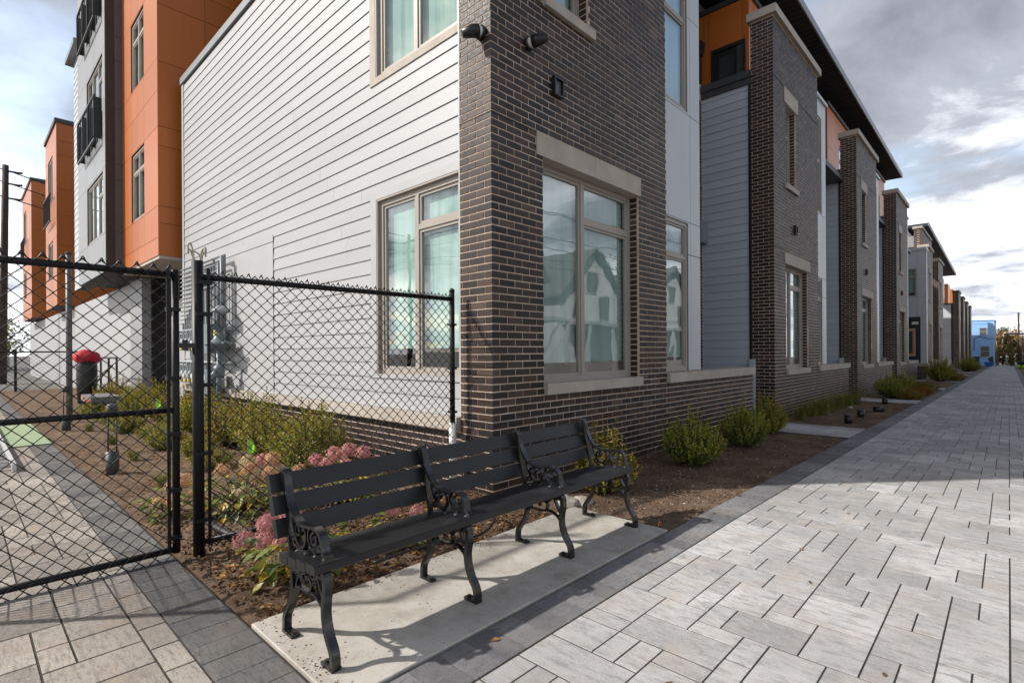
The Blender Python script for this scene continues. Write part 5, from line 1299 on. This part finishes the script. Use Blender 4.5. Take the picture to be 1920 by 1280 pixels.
# ================================================================== FAR END OF THE WALK
zB = gz(92) - .2
bl_ = thing('blue_building', 'small bright blue two storey building closing the end of the walk', 'building', (-3, 92, zB))
MB().box(-7.2, -1.32, 92, 92.4, zB, 4.92).build('front_wall', 'sky_blue_paint', bl_)
MB().box(-7.2, -1.325, 92.402, 103, zB, 4.80).build('side_wall', 'grey_render', bl_)
MB().box(-7.25, -1.27, 91.95, 92.39, 4.50, 4.56).build('string_course', 'sky_blue_paint', bl_)
MB().box(-7.3, -1.25, 91.92, 103.1, 4.922, 5.0).build('parapet', 'sky_blue_paint', bl_)
for z0, z1, x0, x1 in ((3.05, 3.95, -2.75, -2.1), (.25, 1.55, -2.65, -1.85)):
    f = MB().box(x0 - .06, x1 + .06, 91.93, 91.995, z0 - .1, z0).box(x0 - .05, x0, 91.95, 91.995, z0, z1 + .06).box(x1, x1 + .05, 91.95, 91.995, z0, z1 + .06).box(x0, x1, 91.95, 91.995, z1, z1 + .06).box(x0, x1, 91.95, 91.995, (z0 + z1) / 2 - .03, (z0 + z1) / 2 + .03).build('window', 'white_trim', bl_)
    MB().box(x0, x1, 91.97, 91.99, z0 + .001, z1 - .001).build('pane', 'lens', f)
MB().tube(crom([(-1.4, 91.97, 2.6), (-1.9, 91.97, 2.55), (-2.5, 91.97, 2.75), (-3.1, 91.97, 2.72), (-3.3, 91.97, 2.3), (-3.32, 91.97, 1.0)], 5), .03, 6).build('cable', 'black_metal', bl_)
tag(MB().box(-4.6, -2.72, 88.9, 90.4, zB, .18).box(-4.7, -2.66, 88.85, 90.5, .181, .26).build('dumpster', 'dark_green_paint'), 'dark green dumpster in front of the blue building', 'dumpster')
b2 = thing('blue_bin', 'blue plastic bins stacked at the corner of the blue building', 'bin', (-1.8, 87, zB))
MB().hexa([(-2.1, 86.7, zB + .2), (-1.4, 86.7, zB + .2), (-1.4, 87.2, zB + .2), (-2.1, 87.2, zB + .2), (-2.25, 86.6, zB + .75), (-1.3, 86.6, zB + .75), (-1.3, 87.3, zB + .75), (-2.25, 87.3, zB + .75)]).build('tub', 'blue_plastic', b2)
MB().hexa([(-1.7, 86.75, zB + .751), (-1.35, 86.75, zB + .751), (-1.35, 87.1, zB + .751), (-1.7, 87.1, zB + .751), (-1.9, 86.7, zB + 1.2), (-1.4, 86.7, zB + 1.5), (-1.4, 87.2, zB + 1.5), (-1.9, 87.2, zB + 1.2)]).build('lid', 'dark_green_paint', b2)
tag(MB().box(-1.25, -.95, 93, 93.4, zB, .75).box(-.94, -.05, 93.1, 93.3, .55, .75).build('brown_gate', 'rust'), 'brown timber gate post beside the blue building', 'gate')
for i, (x, y, h, r, mt) in enumerate(((.4, 103, 4.2, 2.0, 'leaf_yellow'), (-.6, 112, 5.0, 2.3, 'leaf_orange'), (1.8, 116, 5.4, 2.2, 'leaf_orange'), (3.6, 108, 5.2, 2.6, 'leaf_orange'), (6.0, 100, 6.5, 3.0, 'leaf_orange'), (-1.2, 122, 6.5, 2.6, 'leaf_green'))):
    tree(['yellow autumn tree behind the brown gate', 'orange autumn tree behind the brown gate', 'orange autumn tree beside the far poles', 'rust autumn tree beside the far poles', 'tall rust autumn tree right of the far poles', 'green tree just past the blue building'][i], x, y, h, r, mt, 60 + i, 'trees at the far end', 1500, .2, gz(95), .3)
for i, (x, y) in enumerate(((-.55, 97), (.25, 98.5), (.9, 97.5))):
    tree('yellow autumn bush beside the brown gate', x, y, 3.4, 1.5, 'leaf_yellow', 90 + i, 'yellow bushes at the far end', 1200, .08, gz(97) - .9, .22)
def far_pole(label, x, y, h, r, arm):
    t = thing('utility_pole', label, 'pole', (x, y, gz(y)))
    MB().tube([(x, y, gz(y) - .2), (x, y, h)], r, 10).build('mast', 'pole_wood', t, True)
    if arm: MB().box(x - arm[0], x + arm[1], y - .08, y + .08, arm[2], arm[2] + .16).build('crossarm', 'black_metal', t)
far_pole('tall thin pale pole rising above the far trees', .95, 96, 6.0, .10, None)
far_pole('short brown pole by the right edge of the walk', .25, 88, 2.4, .10, None)
far_pole('dark pole with long horizontal arm over the walk end', 1.5, 84, 3.4, .12, (1.9, 3.0, 2.85))
far_pole('dark brown pole beside the bin bags', .95, 80, 2.4, .14, None)
bb = thing('bin_bags', 'heap of black bin bags with pink and green scraps at the walk end', 'bin bags', (1.3, 76, gz(76)))
for i, (x, y, r, mt) in enumerate(((1.15, 76, .5, 'black_metal'), (1.8, 76.4, .6, 'black_metal'), (1.5, 75.6, .42, 'black_metal'), (.78, 75.6, .18, 'lime'), (1.1, 75.2, .17, 'lime'), (1.45, 75.0, .18, 'pink'), (.72, 76.4, .22, 'white_plate'))):
    cm = bmesh.new(); bmesh.ops.create_icosphere(cm, subdivisions=2, radius=r)
    for v in cm.verts: v.co *= 1 + .25 * noise.noise(v.co * 4 / r * .5 + Vector((i, i, 0))); v.co += Vector((x, y, gz(y) + r * .8))
    me = bpy.data.meshes.new('bag'); cm.to_mesh(me); cm.free(); me.materials.append(MAT[mt]); put('bag', me, bb)
ah = thing('brick_shed', 'reddish brick shed behind the far poles', 'shed', (4, 98, gz(98)))
MB().box(2.2, 7, 98, 104, gz(98) - .2, 2.3).build('wall', 'rust', ah); MB().box(2.0, 7.2, 97.8, 104.2, 2.301, 2.5).build('roof', 'roof', ah); MB().box(2.4, 3.4, 97.95, 97.995, gz(98), 1.2).build('door', 'grey_render', ah)

# ================================================================== HOUSES ACROSS THE WAY (seen mirrored in the windows)
def house(label, x, y0, y1, h, rh, wall, porch):
    t = thing('gabled_house', label, 'house', (x, y0, 0), 'gabled houses across the way'); ym = (y0 + y1) / 2; D = 9
    m_ = MB(); n = 0
    m_.v += [(x, y0, -.2), (x, y1, -.2), (x, y1, h), (x, ym, h + rh), (x, y0, h), (x + D, y0, -.2), (x + D, y1, -.2), (x + D, y1, h), (x + D, ym, h + rh), (x + D, y0, h)]
    m_.f += [(4, 3, 2, 1, 0), (5, 6, 7, 8, 9), (0, 5, 9, 4), (1, 2, 7, 6)]; m_.build('wall', wall, t)
    r_ = MB(); o = .45
    for s, ye in ((-1, y0), (1, y1)):
        k = rh / (ym - y0); r_.hexa([(x - .5, ym, h + rh + .02), (x + D, ym, h + rh + .02), (x + D, ye + s * o, h - k * o + .02), (x - .5, ye + s * o, h - k * o + .02), (x - .5, ym, h + rh + .2), (x + D, ym, h + rh + .2), (x + D, ye + s * o, h - k * o + .2), (x - .5, ye + s * o, h - k * o + .2)])
    r_.build('roof', 'roof', t)
    for i in range(int(h / .22)): MB().box(x - .012, x - .001, y0, y1, .5 + i * .22, .5 + i * .22 + .02).build('siding_line', 'white_trim', t) if .5 + i * .22 < h - .05 else None
    for yy, z0, z1 in ((y0 + 1.3, 3.4, 5.0), (y1 - 2.5, 3.4, 5.0), (ym - .5, h + .3, h + 1.6), (y0 + 1.3, 1.0, 2.6)):
        f = MB().box(x - .06, x - .013, yy - .1, yy + 1.2, z0 - .1, z1 + .1).build('window', 'white_trim', t); MB().box(x - .07, x - .061, yy, yy + 1.1, z0, z1).build('pane', 'lens', f)
    if porch:
        MB().box(x - 2.2, x - .08, y0, y1, 2.8, 3.0).build('porch_roof', 'white_trim', t); MB().box(x - 2.2, x - .001, y0, y1, -.2, .5).build('porch_deck', 'grey_render', t)
        for yy in (y0 + .1, (y0 + y1) / 2 - .6, (y0 + y1) / 2 + .6, y1 - .3): MB().box(x - 2.15, x - 1.95, yy, yy + .2, .501, 2.799).build('column', 'white_trim', t)
house('cream gabled house with columned porch across the way', 13, 15.5, 23.5, 5.6, 3.2, 'cream_wall', True)
house('white sided gabled house across the way', 13.5, 26, 33, 5.0, 3.0, 'house_white', True)
house('second white gabled house farther along across the way', 13.5, 37, 45, 5.0, 3.0, 'house_white', True)
house('third cream gabled house far along across the way', 13.5, 50, 60, 5.2, 3.0, 'cream_wall', False)

tree('bare green street tree between the cream and white houses across the way', 17, 24.8, 8.5, 2.6, 'leaf_green', 81, 'trees across the way', 1800)
tree('green street tree beyond the white house across the way', 18, 35, 9.5, 3.0, 'leaf_mixed', 82, 'trees across the way', 1800)

# street poles and wires behind the camera and across the way (mirrored in the windows)
sp_ = thing('utility_pole', 'wooden street pole with two crossarms behind the side path', 'pole', (-36, -19, 0))
MB().tube([(-36, -19, -.2), (-36, -19, 11)], [.16, .11], 10).build('mast', 'pole_wood', sp_, True)
for z in (10.4, 9.4): MB().box(-37.1, -34.9, -19.08, -18.96, z, z + .12).build('crossarm', 'pole_wood', sp_)
for i, z in enumerate((9.15, 9.15, 8.25, 7.2, 6.7)):
    y_ = -19.1 + .12 * i; z += 1.4
    MB().tube([(-90, y_, z - .3), (-63, y_, z - .9), (-36, y_, z), (-9, y_, z - .9), (20, y_, z - .2)], .018, 4).build('wire', 'black_metal', sp_)
sp2 = thing('utility_pole', 'street pole with sagging wires in front of the gabled houses', 'pole', (9.5, 41, 0))
MB().tube([(9.5, 41, -.2), (9.5, 41, 9.2)], [.15, .10], 10).build('mast', 'pole_wood', sp2, True)
MB().box(9.42, 9.54, 40.0, 42.0, 8.6, 8.72).build('crossarm', 'pole_wood', sp2)
for i, z in enumerate((8.8, 8.75, 7.6, 7.1, 6.6, 6.2)):
    x_ = 9.2 + .1 * i
    MB().tube([(x_, -10, z), (x_, 15, z - 1.0), (x_, 41, z), (x_, 66, z - .9), (x_, 92, z - .1)], .018, 4).build('wire', 'black_metal', sp2)
wl_ = random.Random(12); m_ = MB()
for i in range(26):
    x, y = (wl_.uniform(-1.7, .3), wl_.uniform(1.6, 9)) if i % 3 else (-1.72 + abs(wl_.gauss(0, .12)), wl_.uniform(1.2, 9))
    a = wl_.uniform(0, 6.28); L = wl_.uniform(.012, .03); n = len(m_.v); z = gz(y) + .003
    m_.v += [(x + L * math.cos(a), y + L * math.sin(a), z), (x - L * .4 * math.sin(a), y + L * .4 * math.cos(a), z + L * .3), (x - L * math.cos(a), y - L * math.sin(a), z + .001), (x + L * .4 * math.sin(a), y - L * .4 * math.cos(a), z + L * .15)]; m_.f.append((n, n + 1, n + 2, n + 3))
tag(m_.build('fallen_leaves', 'litter'), 'few dry leaves blown onto the paved walk', 'leaves', kind='stuff')
